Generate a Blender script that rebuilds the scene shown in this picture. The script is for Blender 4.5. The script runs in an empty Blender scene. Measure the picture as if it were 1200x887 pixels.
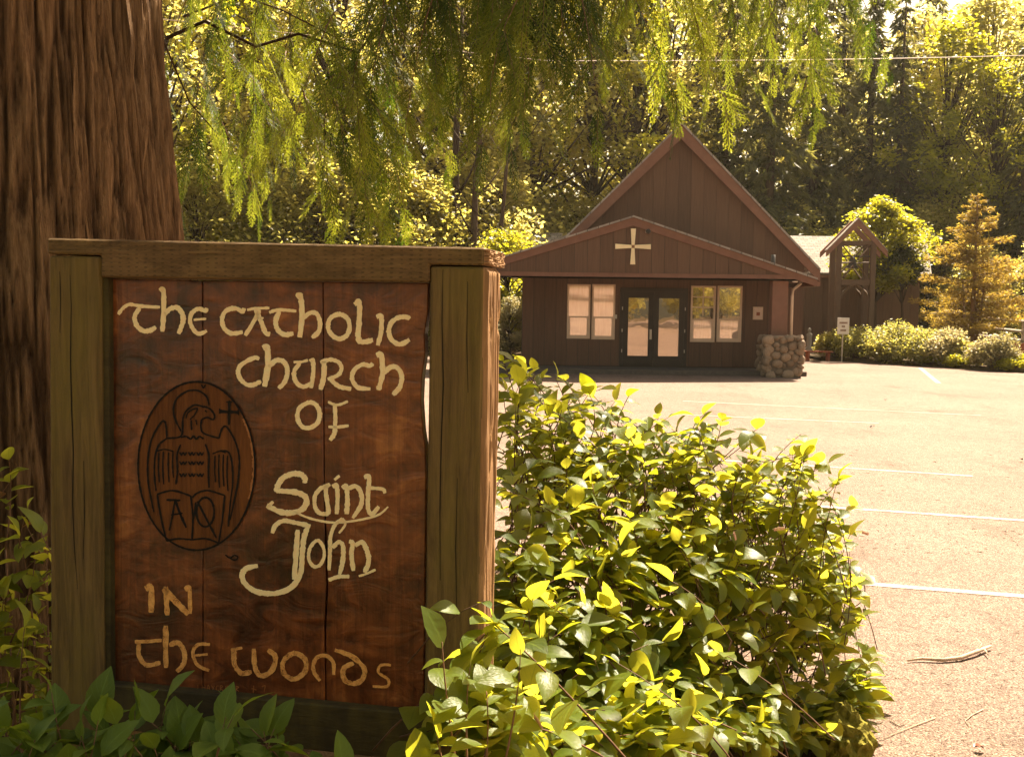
import bpy, bmesh, math, random
import numpy as np
from mathutils import Vector, Matrix

# ------------------------------------------------------------------ camera, sky, sun, exposure
SC = bpy.context.scene
C = SC.collection
F_PX, CX, CY = 1150.0, 600.0, 443.5          # focal length and centre in photograph pixels (1200x887)
EYE = Vector((0.0, 0.0, 2.13))
PITCH = math.atan(88.5 / F_PX)
ROLL = 0.012
_F = Vector((0, math.cos(PITCH), -math.sin(PITCH)))
_R0 = Vector((1, 0, 0)); _U0 = Vector((0, math.sin(PITCH), math.cos(PITCH)))
_R = _R0 * math.cos(ROLL) + _U0 * math.sin(ROLL)
_U = _U0 * math.cos(ROLL) - _R0 * math.sin(ROLL)
cam = bpy.data.cameras.new('camera'); camo = bpy.data.objects.new('camera', cam); C.objects.link(camo)
cam.sensor_width = 36.0; cam.lens = F_PX / 1200 * 36; cam.clip_start = 0.05; cam.clip_end = 2000
m = Matrix.Identity(4)
for i in range(3):
    m[i][0] = _R[i]; m[i][1] = _U[i]; m[i][2] = -_F[i]; m[i][3] = EYE[i]
camo.matrix_world = m
SC.camera = camo

SUN_AZ, SUN_EL = math.radians(31), math.radians(53)      # azimuth from +Y towards +X
w = bpy.data.worlds.new('World'); SC.world = w; w.use_nodes = True
nt = w.node_tree; nt.nodes.clear()
sky = nt.nodes.new('ShaderNodeTexSky'); sky.sky_type = 'NISHITA'; sky.sun_disc = False
sky.sun_elevation = SUN_EL; sky.sun_rotation = SUN_AZ; sky.air_density = 1.0; sky.dust_density = 3.0; sky.ozone_density = 0.6
warm = nt.nodes.new('ShaderNodeMix'); warm.data_type = 'RGBA'; warm.blend_type = 'MULTIPLY'
warm.inputs['Factor'].default_value = 1.0
warm.inputs[7].default_value = (1.0, 0.79, 0.50, 1)
bg = nt.nodes.new('ShaderNodeBackground'); bg.inputs['Strength'].default_value = 0.068
wo = nt.nodes.new('ShaderNodeOutputWorld')
nt.links.new(sky.outputs[0], warm.inputs[6]); nt.links.new(warm.outputs[2], bg.inputs[0]); nt.links.new(bg.outputs[0], wo.inputs[0])

sl = bpy.data.lights.new('sun', 'SUN'); sl.energy = 5.0; sl.angle = math.radians(0.53); sl.color = (1.0, 0.84, 0.63)
so = bpy.data.objects.new('sun', sl); C.objects.link(so)
SUN_DIR = Vector((math.sin(SUN_AZ) * math.cos(SUN_EL), math.cos(SUN_AZ) * math.cos(SUN_EL), math.sin(SUN_EL)))
so.rotation_euler = SUN_DIR.to_track_quat('Z', 'Y').to_euler(); so.location = SUN_DIR * 60

SC.view_settings.view_transform = 'Standard'; SC.view_settings.look = 'None'
SC.view_settings.exposure = 2.22; SC.view_settings.gamma = 1.0; SC.view_settings.use_curve_mapping = False
SC.render.engine = 'CYCLES'
SC.cycles.use_denoising = True
SC.cycles.max_bounces = 8; SC.cycles.transmission_bounces = 6; SC.cycles.diffuse_bounces = 4; SC.cycles.glossy_bounces = 3
SC.cycles.sample_clamp_indirect = 6.0

# ------------------------------------------------------------------ pixel helpers
def ray(px, py):
    return _F * F_PX + _R * (px - CX) - _U * (py - CY)
def P(px, py, Y):
    d = ray(px, py); return EYE + d * (Y / d.y)
def G(px, py, z=0.0):
    d = ray(px, py); return EYE + d * ((z - EYE.z) / d.z)
def proj(p):
    v = Vector(p) - EYE
    f = v.dot(_F)
    return CX + v.dot(_R) / f * F_PX, CY - v.dot(_U) / f * F_PX, f

rng = np.random.default_rng(7)
random.seed(7)
_tab = np.random.default_rng(3).random((256, 256))
def vnoise(x, y):
    x = np.asarray(x, float); y = np.asarray(y, float)
    xi = np.floor(x).astype(int); yi = np.floor(y).astype(int)
    fx = x - xi; fy = y - yi
    fx = fx * fx * (3 - 2 * fx); fy = fy * fy * (3 - 2 * fy)
    a = _tab[xi % 256, yi % 256]; b = _tab[(xi + 1) % 256, yi % 256]
    c = _tab[xi % 256, (yi + 1) % 256]; d = _tab[(xi + 1) % 256, (yi + 1) % 256]
    return (a * (1 - fx) + b * fx) * (1 - fy) + (c * (1 - fx) + d * fx) * fy

# ------------------------------------------------------------------ materials
class NT:
    def __init__(s, name):
        s.m = bpy.data.materials.new(name); s.m.use_nodes = True
        s.t = s.m.node_tree; s.t.nodes.clear()
        s.out = s.n('ShaderNodeOutputMaterial')
    def n(s, typ, **k):
        o = s.t.nodes.new(typ)
        for a, b in k.items(): setattr(o, a, b)
        return o
    def l(s, a, b): s.t.links.new(a, b)
    def coords(s, kind='Object', scale=(1, 1, 1)):
        tc = s.n('ShaderNodeTexCoord'); mp = s.n('ShaderNodeMapping'); mp.inputs['Scale'].default_value = scale
        s.l(tc.outputs[kind], mp.inputs[0]); return mp.outputs[0]
    def noise(s, co, scale, detail=4, rough=0.55, dist=0.0):
        o = s.n('ShaderNodeTexNoise'); o.inputs['Scale'].default_value = scale; o.inputs['Detail'].default_value = detail
        o.inputs['Roughness'].default_value = rough; o.inputs['Distortion'].default_value = dist
        s.l(co, o.inputs['Vector']); return o.outputs['Fac']
    def ramp(s, fac, stops):
        o = s.n('ShaderNodeValToRGB'); e = o.color_ramp.elements
        e[0].position, e[0].color = stops[0][0], (*stops[0][1], 1)
        e[1].position, e[1].color = stops[-1][0], (*stops[-1][1], 1)
        for p, c in stops[1:-1]:
            k = e.new(p); k.color = (*c, 1)
        s.l(fac, o.inputs[0]); return o.outputs[0]
    def mix(s, a, b, fac, mode='MIX'):
        o = s.n('ShaderNodeMix', data_type='RGBA', blend_type=mode)
        for sock, v in ((o.inputs[6], a), (o.inputs[7], b), (o.inputs[0], fac)):
            if isinstance(v, (int, float)): sock.default_value = v
            elif isinstance(v, tuple): sock.default_value = (*v, 1)
            else: s.l(v, sock)
        return o.outputs[2]
    def math(s, op, a, b=0.0):
        o = s.n('ShaderNodeMath', operation=op)
        for sock, v in ((o.inputs[0], a), (o.inputs[1], b)):
            if isinstance(v, (int, float)): sock.default_value = v
            else: s.l(v, sock)
        return o.outputs[0]
    def bsdf(s, col, rough=0.8, spec=0.3, bump=None, bstr=0.4, bdist=0.01, metal=0.0):
        b = s.n('ShaderNodeBsdfPrincipled')
        if isinstance(col, tuple): b.inputs['Base Color'].default_value = (*col, 1)
        else: s.l(col, b.inputs['Base Color'])
        if isinstance(rough, (int, float)): b.inputs['Roughness'].default_value = rough
        else: s.l(rough, b.inputs['Roughness'])
        b.inputs['Specular IOR Level'].default_value = spec; b.inputs['Metallic'].default_value = metal
        if bump is not None:
            bp = s.n('ShaderNodeBump'); bp.inputs['Strength'].default_value = bstr; bp.inputs['Distance'].default_value = bdist
            s.l(bump, bp.inputs['Height']); s.l(bp.outputs[0], b.inputs['Normal'])
        return b.outputs[0]
    def done(s, sh): s.l(sh, s.out.inputs[0]); return s.m

def m_plain(name, col, rough=0.8, var=0.25, scale=6.0, spec=0.3, bstr=0.3, bdist=0.01, stretch=(1, 1, 1), metal=0.0):
    t = NT(name); co = t.coords('Object', stretch)
    n1 = t.noise(co, scale, 5, 0.6)
    rnd = t.n('ShaderNodeObjectInfo').outputs['Random']
    v = t.math('ADD', n1, t.math('MULTIPLY', t.math('SUBTRACT', rnd, 0.5), 0.35))
    a = tuple(max(0, c * (1 - var)) for c in col); b = tuple(min(1, c * (1 + var)) for c in col)
    c = t.ramp(v, [(0.25, a), (0.75, b)])
    return t.done(t.bsdf(c, rough, spec, n1, bstr, bdist, metal))

def m_leaf(name, dark, light, tdark, tlight, rough=0.45, spec=0.4, trans=0.5, veins=False):
    t = NT(name)
    at = t.n('ShaderNodeAttribute', attribute_name='tint').outputs['Fac']
    rnd = t.n('ShaderNodeObjectInfo').outputs['Random']
    v = t.math('ADD', at, t.math('MULTIPLY', t.math('SUBTRACT', rnd, 0.5), 0.3))
    c = t.ramp(v, [(0.05, dark), (0.95, light)]); tc = t.ramp(v, [(0.05, tdark), (0.95, tlight)])
    bump = None
    if veins:
        dead = t.math('GREATER_THAN', v, 0.965); c = t.mix(c, (0.16, 0.075, 0.025), dead); tc = t.mix(tc, (0.35, 0.14, 0.03), dead)
        uv = t.n('ShaderNodeTexCoord').outputs['UV']
        sp = t.n('ShaderNodeSeparateXYZ'); t.l(uv, sp.inputs[0])
        side = t.math('ABSOLUTE', t.math('SUBTRACT', sp.outputs[1], 0.5))
        mid = t.math('LESS_THAN', side, 0.022)
        ph = t.math('SUBTRACT', t.math('MULTIPLY', sp.outputs[0], 7.0), t.math('MULTIPLY', side, 5.0))
        vein = t.math('LESS_THAN', t.math('FRACT', ph), 0.11)
        vm = t.math('MAXIMUM', mid, t.math('MULTIPLY', vein, 0.55))
        c = t.mix(c, tuple(min(1, x * 2.2 + 0.02) for x in light), t.math('MULTIPLY', vm, 0.5))
        tc = t.mix(tc, tuple(x * 0.5 for x in tdark), t.math('MULTIPLY', vm, 0.5))
        nb = t.noise(uv, 9.0, 3)
        bump = t.math('SUBTRACT', nb, t.math('MULTIPLY', vm, 0.8))
    s1 = t.bsdf(c, rough, spec, bump, 0.35, 0.004)
    tr = t.n('ShaderNodeBsdfTranslucent'); t.l(tc, tr.inputs[0])
    mx = t.n('ShaderNodeMixShader'); mx.inputs[0].default_value = trans
    t.l(s1, mx.inputs[1]); t.l(tr.outputs[0], mx.inputs[2])
    return t.done(mx.outputs[0])

def m_asphalt():
    t = NT('asphalt'); co = t.coords('Object')
    big = t.noise(co, 0.35, 4, 0.6); mid = t.noise(co, 5.0, 5, 0.65); fine = t.noise(co, 90.0, 3, 0.7)
    vo = t.n('ShaderNodeTexVoronoi'); vo.inputs['Scale'].default_value = 48.0; t.l(co, vo.inputs['Vector'])
    c = t.ramp(fine, [(0.32, (0.02, 0.0115, 0.009)), (0.5, (0.155, 0.112, 0.091)), (0.64, (0.345, 0.265, 0.22))])
    ag = t.ramp(vo.outputs['Color'], [(0.15, (0.55, 0.5, 0.46)), (0.6, (1.0, 0.97, 0.95)), (0.95, (1.5, 1.35, 1.25))])
    c = t.mix(c, ag, 0.75, 'MULTIPLY')
    c = t.mix(c, t.ramp(mid, [(0.3, (0.8, 0.78, 0.75)), (0.7, (1.15, 1.12, 1.1))]), 0.7, 'MULTIPLY')
    c = t.mix(c, t.ramp(big, [(0.35, (0.84, 0.82, 0.8)), (0.65, (1.1, 1.1, 1.1))]), 0.8, 'MULTIPLY')
    wv = t.noise(co, 0.9, 4, 0.6); cw = t.n('ShaderNodeMix', data_type='RGBA'); cw.inputs[0].default_value = 0.18
    nz = t.n('ShaderNodeTexNoise'); nz.inputs['Scale'].default_value = 1.5; nz.inputs['Detail'].default_value = 5; t.l(co, nz.inputs['Vector'])
    t.l(co, cw.inputs[6]); t.l(nz.outputs['Color'], cw.inputs[7])
    ck = t.n('ShaderNodeTexVoronoi', feature='DISTANCE_TO_EDGE'); ck.inputs['Scale'].default_value = 0.33; t.l(cw.outputs[2], ck.inputs['Vector'])
    cm = t.math('MULTIPLY', t.math('LESS_THAN', ck.outputs['Distance'], 0.0022), t.math('GREATER_THAN', wv, 0.47))
    c = t.mix(c, (0.055, 0.04, 0.03), t.math('MULTIPLY', cm, 0.22))
    st_ = t.noise(t.coords('Object', (1, 0.35, 1)), 0.8, 5, 0.7)
    c = t.mix(c, t.ramp(st_, [(0.33, (0.68, 0.64, 0.6)), (0.47, (1, 1, 1))]), 0.75, 'MULTIPLY')
    h = t.math('ADD', t.math('MULTIPLY', vo.outputs['Distance'], -0.7), fine)
    return t.done(t.bsdf(c, 0.9, 0.25, h, 0.7, 0.006))

def m_paint():
    t = NT('worn_road_paint'); co = t.coords('Object')
    n1 = t.noise(co, 45.0, 4, 0.75); n2 = t.noise(co, 3.0, 3, 0.6)
    f = t.math('ADD', n1, t.math('MULTIPLY', t.math('SUBTRACT', n2, 0.5), 0.5))
    c = t.ramp(f, [(0.40, (0.22, 0.165, 0.135)), (0.58, (0.40, 0.345, 0.29))])
    return t.done(t.bsdf(c, 0.85, 0.2, n1, 0.4, 0.004))

def m_timber(name, a, b, moss=0.0, incise=False, vertical=True):
    t = NT(name)
    st = (14, 14, 0.9) if vertical else (0.9, 14, 14)
    co = t.coords('Object', st); co1 = t.coords('Object')
    g = t.noise(co, 3.2, 7, 0.72, 0.7); bl = t.noise(co1, 3.0, 4, 0.6)
    c = t.ramp(t.math('ADD', t.math('MULTIPLY', g, 0.75), t.math('MULTIPLY', bl, 0.25)), [(0.3, a), (0.7, b)])
    if moss:
        mm = t.ramp(t.noise(t.coords('Object', (5, 5, 1.4)), 1.3, 5, 0.6), [(0.42, (0, 0, 0)), (0.62, (moss, moss, moss))])
        c = t.mix(c, (0.17, 0.125, 0.025), mm)
    h = g
    if incise:
        br = t.n('ShaderNodeTexBrick'); br.offset = 0.5
        for k, v in (('Scale', 1.0), ('Mortar Size', 0.0028), ('Brick Width', 0.026), ('Row Height', 0.013)): br.inputs[k].default_value = v
        mp = t.coords('Object'); sw = t.n('ShaderNodeSeparateXYZ'); t.l(mp, sw.inputs[0])
        cb = t.n('ShaderNodeCombineXYZ'); t.l(sw.outputs[2], cb.inputs[1]); t.l(sw.outputs[0], cb.inputs[0]); t.l(cb.outputs[0], br.inputs[0])
        vo = t.n('ShaderNodeTexVoronoi'); vo.inputs['Scale'].default_value = 1.0; vo.inputs['Randomness'].default_value = 0.15
        t.l(t.coords('Object', (38, 0.01, 85)), vo.inputs['Vector'])
        dash = t.math('LESS_THAN', vo.outputs['Distance'], 0.2)
        c = t.mix(c, tuple(x * 0.35 for x in a), t.math('MULTIPLY', dash, t.math('MULTIPLY', bl, 0.7)))
        h = t.math('SUBTRACT', g, t.math('MULTIPLY', dash, 0.3))
    return t.done(t.bsdf(c, 0.82, 0.25, h, 0.8, 0.008))

def m_panel():
    t = NT('stained_sign_board'); co = t.coords('Object')
    gr = t.noise(t.coords('Object', (26, 26, 1.1)), 2.0, 6, 0.62, 0.8)
    adz = t.noise(t.coords('Object', (5, 5, 11)), 1.6, 4, 0.55, 1.2)
    bl = t.noise(co, 5.5, 6, 0.68, 0.8); big = t.noise(co, 1.8, 3, 0.5)
    v = t.math('ADD', t.math('ADD', t.math('MULTIPLY', bl, 0.45), t.math('MULTIPLY', adz, 0.25)), t.math('MULTIPLY', big, 0.30))
    c = t.ramp(v, [(0.36, (0.022, 0.006, 0.002)), (0.46, (0.09, 0.021, 0.005)), (0.55, (0.21, 0.055, 0.012)), (0.68, (0.46, 0.17, 0.042))])
    c = t.mix(c, t.ramp(gr, [(0.35, (0.55, 0.52, 0.5)), (0.62, (1.1, 1.1, 1.1))]), 0.7, 'MULTIPLY')
    return t.done(t.bsdf(c, t.math('ADD', t.math('MULTIPLY', bl, 0.35), 0.20), 0.6, t.math('ADD', t.math('MULTIPLY', gr, 0.6), adz), 0.6, 0.008))

def m_letter(name, a, b, worn):
    t = NT(name); co = t.coords('Object')
    n1 = t.noise(co, 55.0, 5, 0.75); n2 = t.noise(co, 240.0, 3, 0.7)
    c = t.ramp(n1, [(0.3, a), (0.62, b)])
    wv = t.ramp(t.math('ADD', t.math('MULTIPLY', n1, 0.5), t.math('MULTIPLY', n2, 0.5)), [(worn - 0.05, (1, 1, 1)), (worn + 0.02, (0, 0, 0))])
    c = t.mix(c, (0.10, 0.035, 0.012), wv)
    return t.done(t.bsdf(c, 0.75, 0.25, n2, 0.6, 0.002))

def m_bark():
    t = NT('cedar_bark')
    co = t.coords('Object', (16, 16, 1.6)); co2 = t.coords('Object', (60, 60, 5.0))
    n1 = t.noise(co, 1.4, 6, 0.65, 0.7); n2 = t.noise(co2, 1.2, 4, 0.7, 0.4); n3 = t.noise(t.coords('Object'), 1.1, 4)
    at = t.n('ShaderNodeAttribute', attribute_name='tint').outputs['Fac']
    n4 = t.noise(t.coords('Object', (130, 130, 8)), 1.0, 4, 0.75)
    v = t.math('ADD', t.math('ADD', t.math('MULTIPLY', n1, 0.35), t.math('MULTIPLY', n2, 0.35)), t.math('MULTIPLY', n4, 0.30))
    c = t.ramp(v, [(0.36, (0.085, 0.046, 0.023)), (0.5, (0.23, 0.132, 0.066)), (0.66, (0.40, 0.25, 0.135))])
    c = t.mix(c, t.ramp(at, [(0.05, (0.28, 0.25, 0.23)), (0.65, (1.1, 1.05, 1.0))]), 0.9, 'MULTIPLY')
    c = t.mix(c, t.ramp(n3, [(0.35, (0.8, 0.85, 0.8)), (0.65, (1.15, 1.05, 1.0))]), 0.7, 'MULTIPLY')
    return t.done(t.bsdf(c, 0.9, 0.15, t.math('ADD', t.math('ADD', n1, n2), n4), 1.0, 0.02))

def m_glass():
    t = NT('reflective_window_glass')
    b = t.n('ShaderNodeBsdfPrincipled')
    b.inputs['Base Color'].default_value = (0.03, 0.024, 0.018, 1); b.inputs['Roughness'].default_value = 0.02
    b.inputs['IOR'].default_value = 5.4; b.inputs['Specular Tint'].default_value = (1.0, 0.86, 0.74, 1); b.inputs['Specular IOR Level'].default_value = 0.5
    n = t.noise(t.coords('Object'), 2.2, 2); bp = t.n('ShaderNodeBump'); bp.inputs['Strength'].default_value = 0.06; bp.inputs['Distance'].default_value = 0.02
    t.l(n, bp.inputs['Height']); t.l(bp.outputs[0], b.inputs['Normal'])
    return t.done(b.outputs[0])

def m_curtain_reflection():  # pink base: curtains, with the sunlit lot's reflection put into the colour
    t = NT('curtain_reflection_glass'); co = t.coords('Object', (1, 1, 0.12)); n1 = t.noise(co, 16.0, 3, 0.5)
    c = t.ramp(n1, [(0.35, (0.80, 0.54, 0.42)), (0.65, (0.95, 0.72, 0.58))])
    b = t.n('ShaderNodeBsdfPrincipled'); t.l(c, b.inputs['Base Color']); b.inputs['Roughness'].default_value = 0.03; b.inputs['IOR'].default_value = 5.2
    b.inputs['Specular Tint'].default_value = (1.0, 0.86, 0.74, 1)
    return t.done(b.outputs[0])

def m_shingle():
    t = NT('asphalt_shingle'); co = t.coords('Object')
    br = t.n('ShaderNodeTexBrick'); br.inputs['Color1'].default_value = (0.33, 0.29, 0.25, 1); br.inputs['Color2'].default_value = (0.22, 0.19, 0.165, 1)
    br.inputs['Mortar'].default_value = (0.10, 0.09, 0.08, 1)
    for k, v in (('Scale', 1.0), ('Mortar Size', 0.012), ('Brick Width', 0.33), ('Row Height', 0.16)): br.inputs[k].default_value = v
    t.l(co, br.inputs[0]); n1 = t.noise(co, 9, 5, 0.7)
    c = t.mix(br.outputs[0], t.ramp(n1, [(0.3, (0.75, 0.75, 0.75)), (0.7, (1.2, 1.2, 1.2))]), 0.8, 'MULTIPLY')
    return t.done(t.bsdf(c, 0.9, 0.2, br.outputs['Fac'], 0.5, 0.01))

def m_earth():
    t = NT('forest_soil'); co = t.coords('Object')
    n1 = t.noise(co, 8, 6, 0.7); n2 = t.noise(co, 0.6, 4)
    c = t.ramp(n1, [(0.3, (0.022, 0.014, 0.008)), (0.6, (0.085, 0.055, 0.03)), (0.8, (0.14, 0.10, 0.05))])
    c = t.mix(c, (0.06, 0.065, 0.02), t.ramp(n2, [(0.5, (0, 0, 0)), (0.65, (0.6, 0.6, 0.6))]))
    return t.done(t.bsdf(c, 0.95, 0.1, n1, 0.9, 0.04))

M = dict(
    asphalt=m_asphalt(), paint=m_paint(), earth=m_earth(), bark=m_bark(), glass=m_glass(), curtain_reflection=m_curtain_reflection(), shingle=m_shingle(), panel=m_panel(),
    post=m_timber('weathered_post_timber', (0.045, 0.026, 0.009), (0.25, 0.155, 0.055), 0.55),
    endgrain=m_timber('cracked_red_timber', (0.12, 0.056, 0.020), (0.46, 0.26, 0.115)),
    beam=m_timber('incised_beam_timber', (0.06, 0.033, 0.012), (0.25, 0.145, 0.06), 0.2, True, False),
    rail=m_timber('dark_rail_timber', (0.025, 0.018, 0.008), (0.07, 0.05, 0.02), 0.4, False, False),
    cream=m_letter('cream_letter_paint', (1.0, 0.70, 0.36), (1.0, 0.82, 0.48), 0.345),
    worncream=m_letter('worn_orange_letter_paint', (0.55, 0.21, 0.05), (0.88, 0.45, 0.14), 0.42),
    carve=m_plain('black_carved_line', (0.008, 0.005, 0.003), 0.8, 0.3, 30),
    oval=m_timber('oval_stained_wood', (0.05, 0.016, 0.004), (0.23, 0.080, 0.019)),
    rim=m_plain('worn_rim_wood', (0.30, 0.12, 0.04), 0.8, 0.4, 30),
    siding=m_plain('brown_siding_paint', (0.112, 0.062, 0.038), 0.75, 0.18, 3.0, 0.3, 0.3, 0.006, (8, 8, 0.5)),
    trim=m_plain('brown_trim_paint', (0.18, 0.088, 0.058), 0.7, 0.15, 4.0, 0.3),
    darktrim=m_plain('dark_door_paint', (0.042, 0.030, 0.021), 0.6, 0.2, 4.0),
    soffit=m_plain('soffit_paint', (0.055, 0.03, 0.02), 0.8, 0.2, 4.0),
    tan=m_plain('tan_window_vinyl', (0.58, 0.42, 0.30), 0.6, 0.1, 4.0),
    gold=m_plain('cream_cross_paint', (0.80, 0.66, 0.40), 0.5, 0.08, 4.0),
    white=m_plain('white_paint', (0.72, 0.66, 0.58), 0.6, 0.1, 6.0),
    paper=m_plain('faded_paper', (0.62, 0.46, 0.36), 0.8, 0.12, 20.0),
    letterbrown=m_plain('brown_lettering', (0.22, 0.11, 0.05), 0.8, 0.1, 20.0),
    metal=m_plain('dull_metal', (0.42, 0.38, 0.33), 0.4, 0.1, 8.0, 0.5, 0.1, 0.002, (1, 1, 1), 0.8),
    darkmetal=m_plain('dark_metal', (0.04, 0.035, 0.03), 0.5, 0.2, 8.0),
    concrete=m_plain('concrete', (0.32, 0.27, 0.22), 0.9, 0.2, 8.0),
    slab=m_plain('dark_slab', (0.10, 0.08, 0.065), 0.9, 0.25, 8.0),
    stone=m_plain('river_stone', (0.25, 0.175, 0.115), 0.85, 0.4, 5.0, 0.3, 0.5, 0.02),
    mortar=m_plain('dark_mortar', (0.13, 0.10, 0.072), 0.95, 0.3, 10.0),
    frame=m_plain('grey_brown_frame_timber', (0.10, 0.062, 0.04), 0.8, 0.2, 5.0, 0.3, 0.3, 0.006, (8, 8, 0.6)),
    statue=m_plain('grey_statue_stone', (0.30, 0.26, 0.21), 0.8, 0.15, 12.0),
    redwood=m_plain('red_brown_wood', (0.27, 0.085, 0.04), 0.8, 0.25, 6.0),
    greywood=m_plain('weathered_rail_wood', (0.40, 0.34, 0.28), 0.85, 0.25, 6.0),
    wood=m_plain('brown_trunk_bark', (0.07, 0.045, 0.028), 0.95, 0.4, 7.0, 0.1, 0.8, 0.05, (4, 4, 0.6)),
    palewood=m_plain('golden_trunk_bark', (0.24, 0.14, 0.07), 0.95, 0.35, 7.0, 0.1, 0.6, 0.03, (6, 6, 0.6)),
    stem=m_plain('reddish_shrub_stem', (0.15, 0.075, 0.04), 0.7, 0.35, 30.0),
    stick=m_plain('dead_stick', (0.34, 0.25, 0.18), 0.9, 0.5, 25.0, 0.2, 0.8, 0.01),
    deadleaf=m_plain('dead_red_leaf', (0.22, 0.055, 0.02), 0.8, 0.4, 60.0),
    flower=m_plain('salal_flower', (0.62, 0.36, 0.24), 0.7, 0.2, 60.0),
    moss=m_plain('moss', (0.15, 0.13, 0.02), 0.95, 0.45, 40.0, 0.1, 1.0, 0.02),
    cable=m_plain('cable', (0.55, 0.45, 0.35), 0.6, 0.1, 3.0),
    salal=m_leaf('salal_leaf', (0.026, 0.055, 0.007), (0.105, 0.15, 0.014), (0.38, 0.40, 0.012), (0.98, 0.88, 0.08), 0.40, 0.30, 0.50, True),
    cedar=m_leaf('cedar_frond', (0.010, 0.036, 0.008), (0.045, 0.095, 0.018), (0.06, 0.11, 0.006), (0.66, 0.68, 0.05), 0.6, 0.25, 0.42),
    golden=m_leaf('golden_green_leaf', (0.06, 0.06, 0.014), (0.22, 0.18, 0.045), (0.46, 0.42, 0.07), (0.95, 0.84, 0.26), 0.45, 0.4, 0.66),
    green=m_leaf('deep_green_leaf', (0.04, 0.046, 0.012), (0.14, 0.14, 0.03), (0.40, 0.36, 0.05), (0.90, 0.78, 0.20), 0.45, 0.4, 0.64),
    lime=m_leaf('lime_leaf', (0.07, 0.09, 0.010), (0.20, 0.22, 0.02), (0.38, 0.38, 0.015), (0.85, 0.75, 0.04), 0.45, 0.4, 0.52),
    lime_shade=m_leaf('shaded_lime_leaf', (0.010, 0.018, 0.005), (0.04, 0.06, 0.012), (0.03, 0.05, 0.006), (0.20, 0.20, 0.02), 0.4, 0.5, 0.35),  # lime tree foliage coloured dark as its shaded side
    groundleaf=m_leaf('soft_green_leaf', (0.055, 0.095, 0.012), (0.125, 0.19, 0.024), (0.13, 0.19, 0.010), (0.34, 0.40, 0.022), 0.55, 0.3, 0.45, True),
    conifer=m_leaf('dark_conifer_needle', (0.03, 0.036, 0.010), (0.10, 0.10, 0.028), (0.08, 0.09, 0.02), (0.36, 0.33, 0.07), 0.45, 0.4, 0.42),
    rust=m_leaf('rusty_gold_needle', (0.12, 0.08, 0.018), (0.32, 0.225, 0.05), (0.30, 0.19, 0.02), (0.80, 0.58, 0.09), 0.6, 0.3, 0.45),
    shrub=m_leaf('olive_shrub_leaf', (0.09, 0.10, 0.022), (0.26, 0.25, 0.07), (0.26, 0.25, 0.03), (0.72, 0.64, 0.14), 0.5, 0.45, 0.5),
    pale=m_leaf('pale_flowering_leaf', (0.12, 0.11, 0.04), (0.50, 0.44, 0.24), (0.25, 0.22, 0.06), (0.70, 0.58, 0.26), 0.5, 0.4, 0.45),
)

# ------------------------------------------------------------------ object helpers
def link(o, parent=None):
    C.objects.link(o)
    if parent is not None: o.parent = parent
    return o
def rootloc(parent):
    v = Vector((0, 0, 0))
    while parent is not None:
        v += parent.location; parent = parent.parent
    return v
def mesh(name, verts, faces, mat, smooth=False, tint=None):
    me = bpy.data.meshes.new(name); me.from_pydata([tuple(v) for v in verts], [], faces)
    mats = mat if isinstance(mat, (list, tuple)) else [mat]
    for q in mats: me.materials.append(M[q])
    if smooth: me.polygons.foreach_set('use_smooth', [True] * len(me.polygons))
    if tint is not None:
        a = me.attributes.new('tint', 'FLOAT', 'POINT'); a.data.foreach_set('value', np.asarray(tint, np.float32))
    me.update(); return me
def qmesh(name, V, mat, tint=None, nv=4, smooth=False):
    """numpy array (n, nv, 3) of separate polygons -> mesh"""
    n = len(V); me = bpy.data.meshes.new(name)
    me.vertices.add(n * nv); me.vertices.foreach_set('co', V.reshape(-1).astype(np.float32))
    me.loops.add(n * nv); me.loops.foreach_set('vertex_index', np.arange(n * nv, dtype=np.int32))
    me.polygons.add(n); me.polygons.foreach_set('loop_start', np.arange(0, n * nv, nv, dtype=np.int32))
    if smooth: me.polygons.foreach_set('use_smooth', np.ones(n, bool))
    me.materials.append(M[mat])
    if tint is not None:
        a = me.attributes.new('tint', 'FLOAT', 'POINT'); a.data.foreach_set('value', np.repeat(tint, nv).astype(np.float32))
    me.update(calc_edges=True); return me
def add(name, me, parent=None, loc=None):
    o = bpy.data.objects.new(name, me); link(o, parent)
    if loc is not None: o.location = loc
    return o
def obj(name, verts, faces, mat, parent=None, smooth=False, tint=None, world=True, bevel=0.0):
    if world and parent is not None:
        r = rootloc(parent); verts = [Vector(v) - r for v in verts]
    o = add(name, mesh(name, verts, faces, mat, smooth, tint), parent)
    if bevel:
        bm = bmesh.new(); bm.from_mesh(o.data)
        bmesh.ops.recalc_face_normals(bm, faces=bm.faces)
        bmesh.ops.bevel(bm, geom=list(bm.edges), offset=bevel, segments=1, affect='EDGES', clamp_overlap=True)
        bm.to_mesh(o.data); bm.free()
    return o
def empty(name, loc, label, cat, group=None):
    o = bpy.data.objects.new(name, None); o.location = loc; o.empty_display_size = 0.2; link(o)
    return tag(o, label, cat, group)
def tag(o, label=None, cat=None, group=None, kind=None):
    if label: o['label'] = label
    if cat: o['category'] = cat
    if group: o['group'] = group
    if kind: o['kind'] = kind
    return o
def box(x0, x1, y0, y1, z0, z1):
    v = [(x, y, z) for z in (z0, z1) for y in (y0, y1) for x in (x0, x1)]
    f = [(0, 2, 3, 1), (4, 5, 7, 6), (0, 1, 5, 4), (2, 6, 7, 3), (0, 4, 6, 2), (1, 3, 7, 5)]
    return v, f
def bx(name, x0, x1, y0, y1, z0, z1, mat, parent=None, bevel=0.0):
    v, f = box(min(x0, x1), max(x0, x1), min(y0, y1), max(y0, y1), min(z0, z1), max(z0, z1))
    return obj(name, v, f, mat, parent, bevel=bevel)
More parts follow.
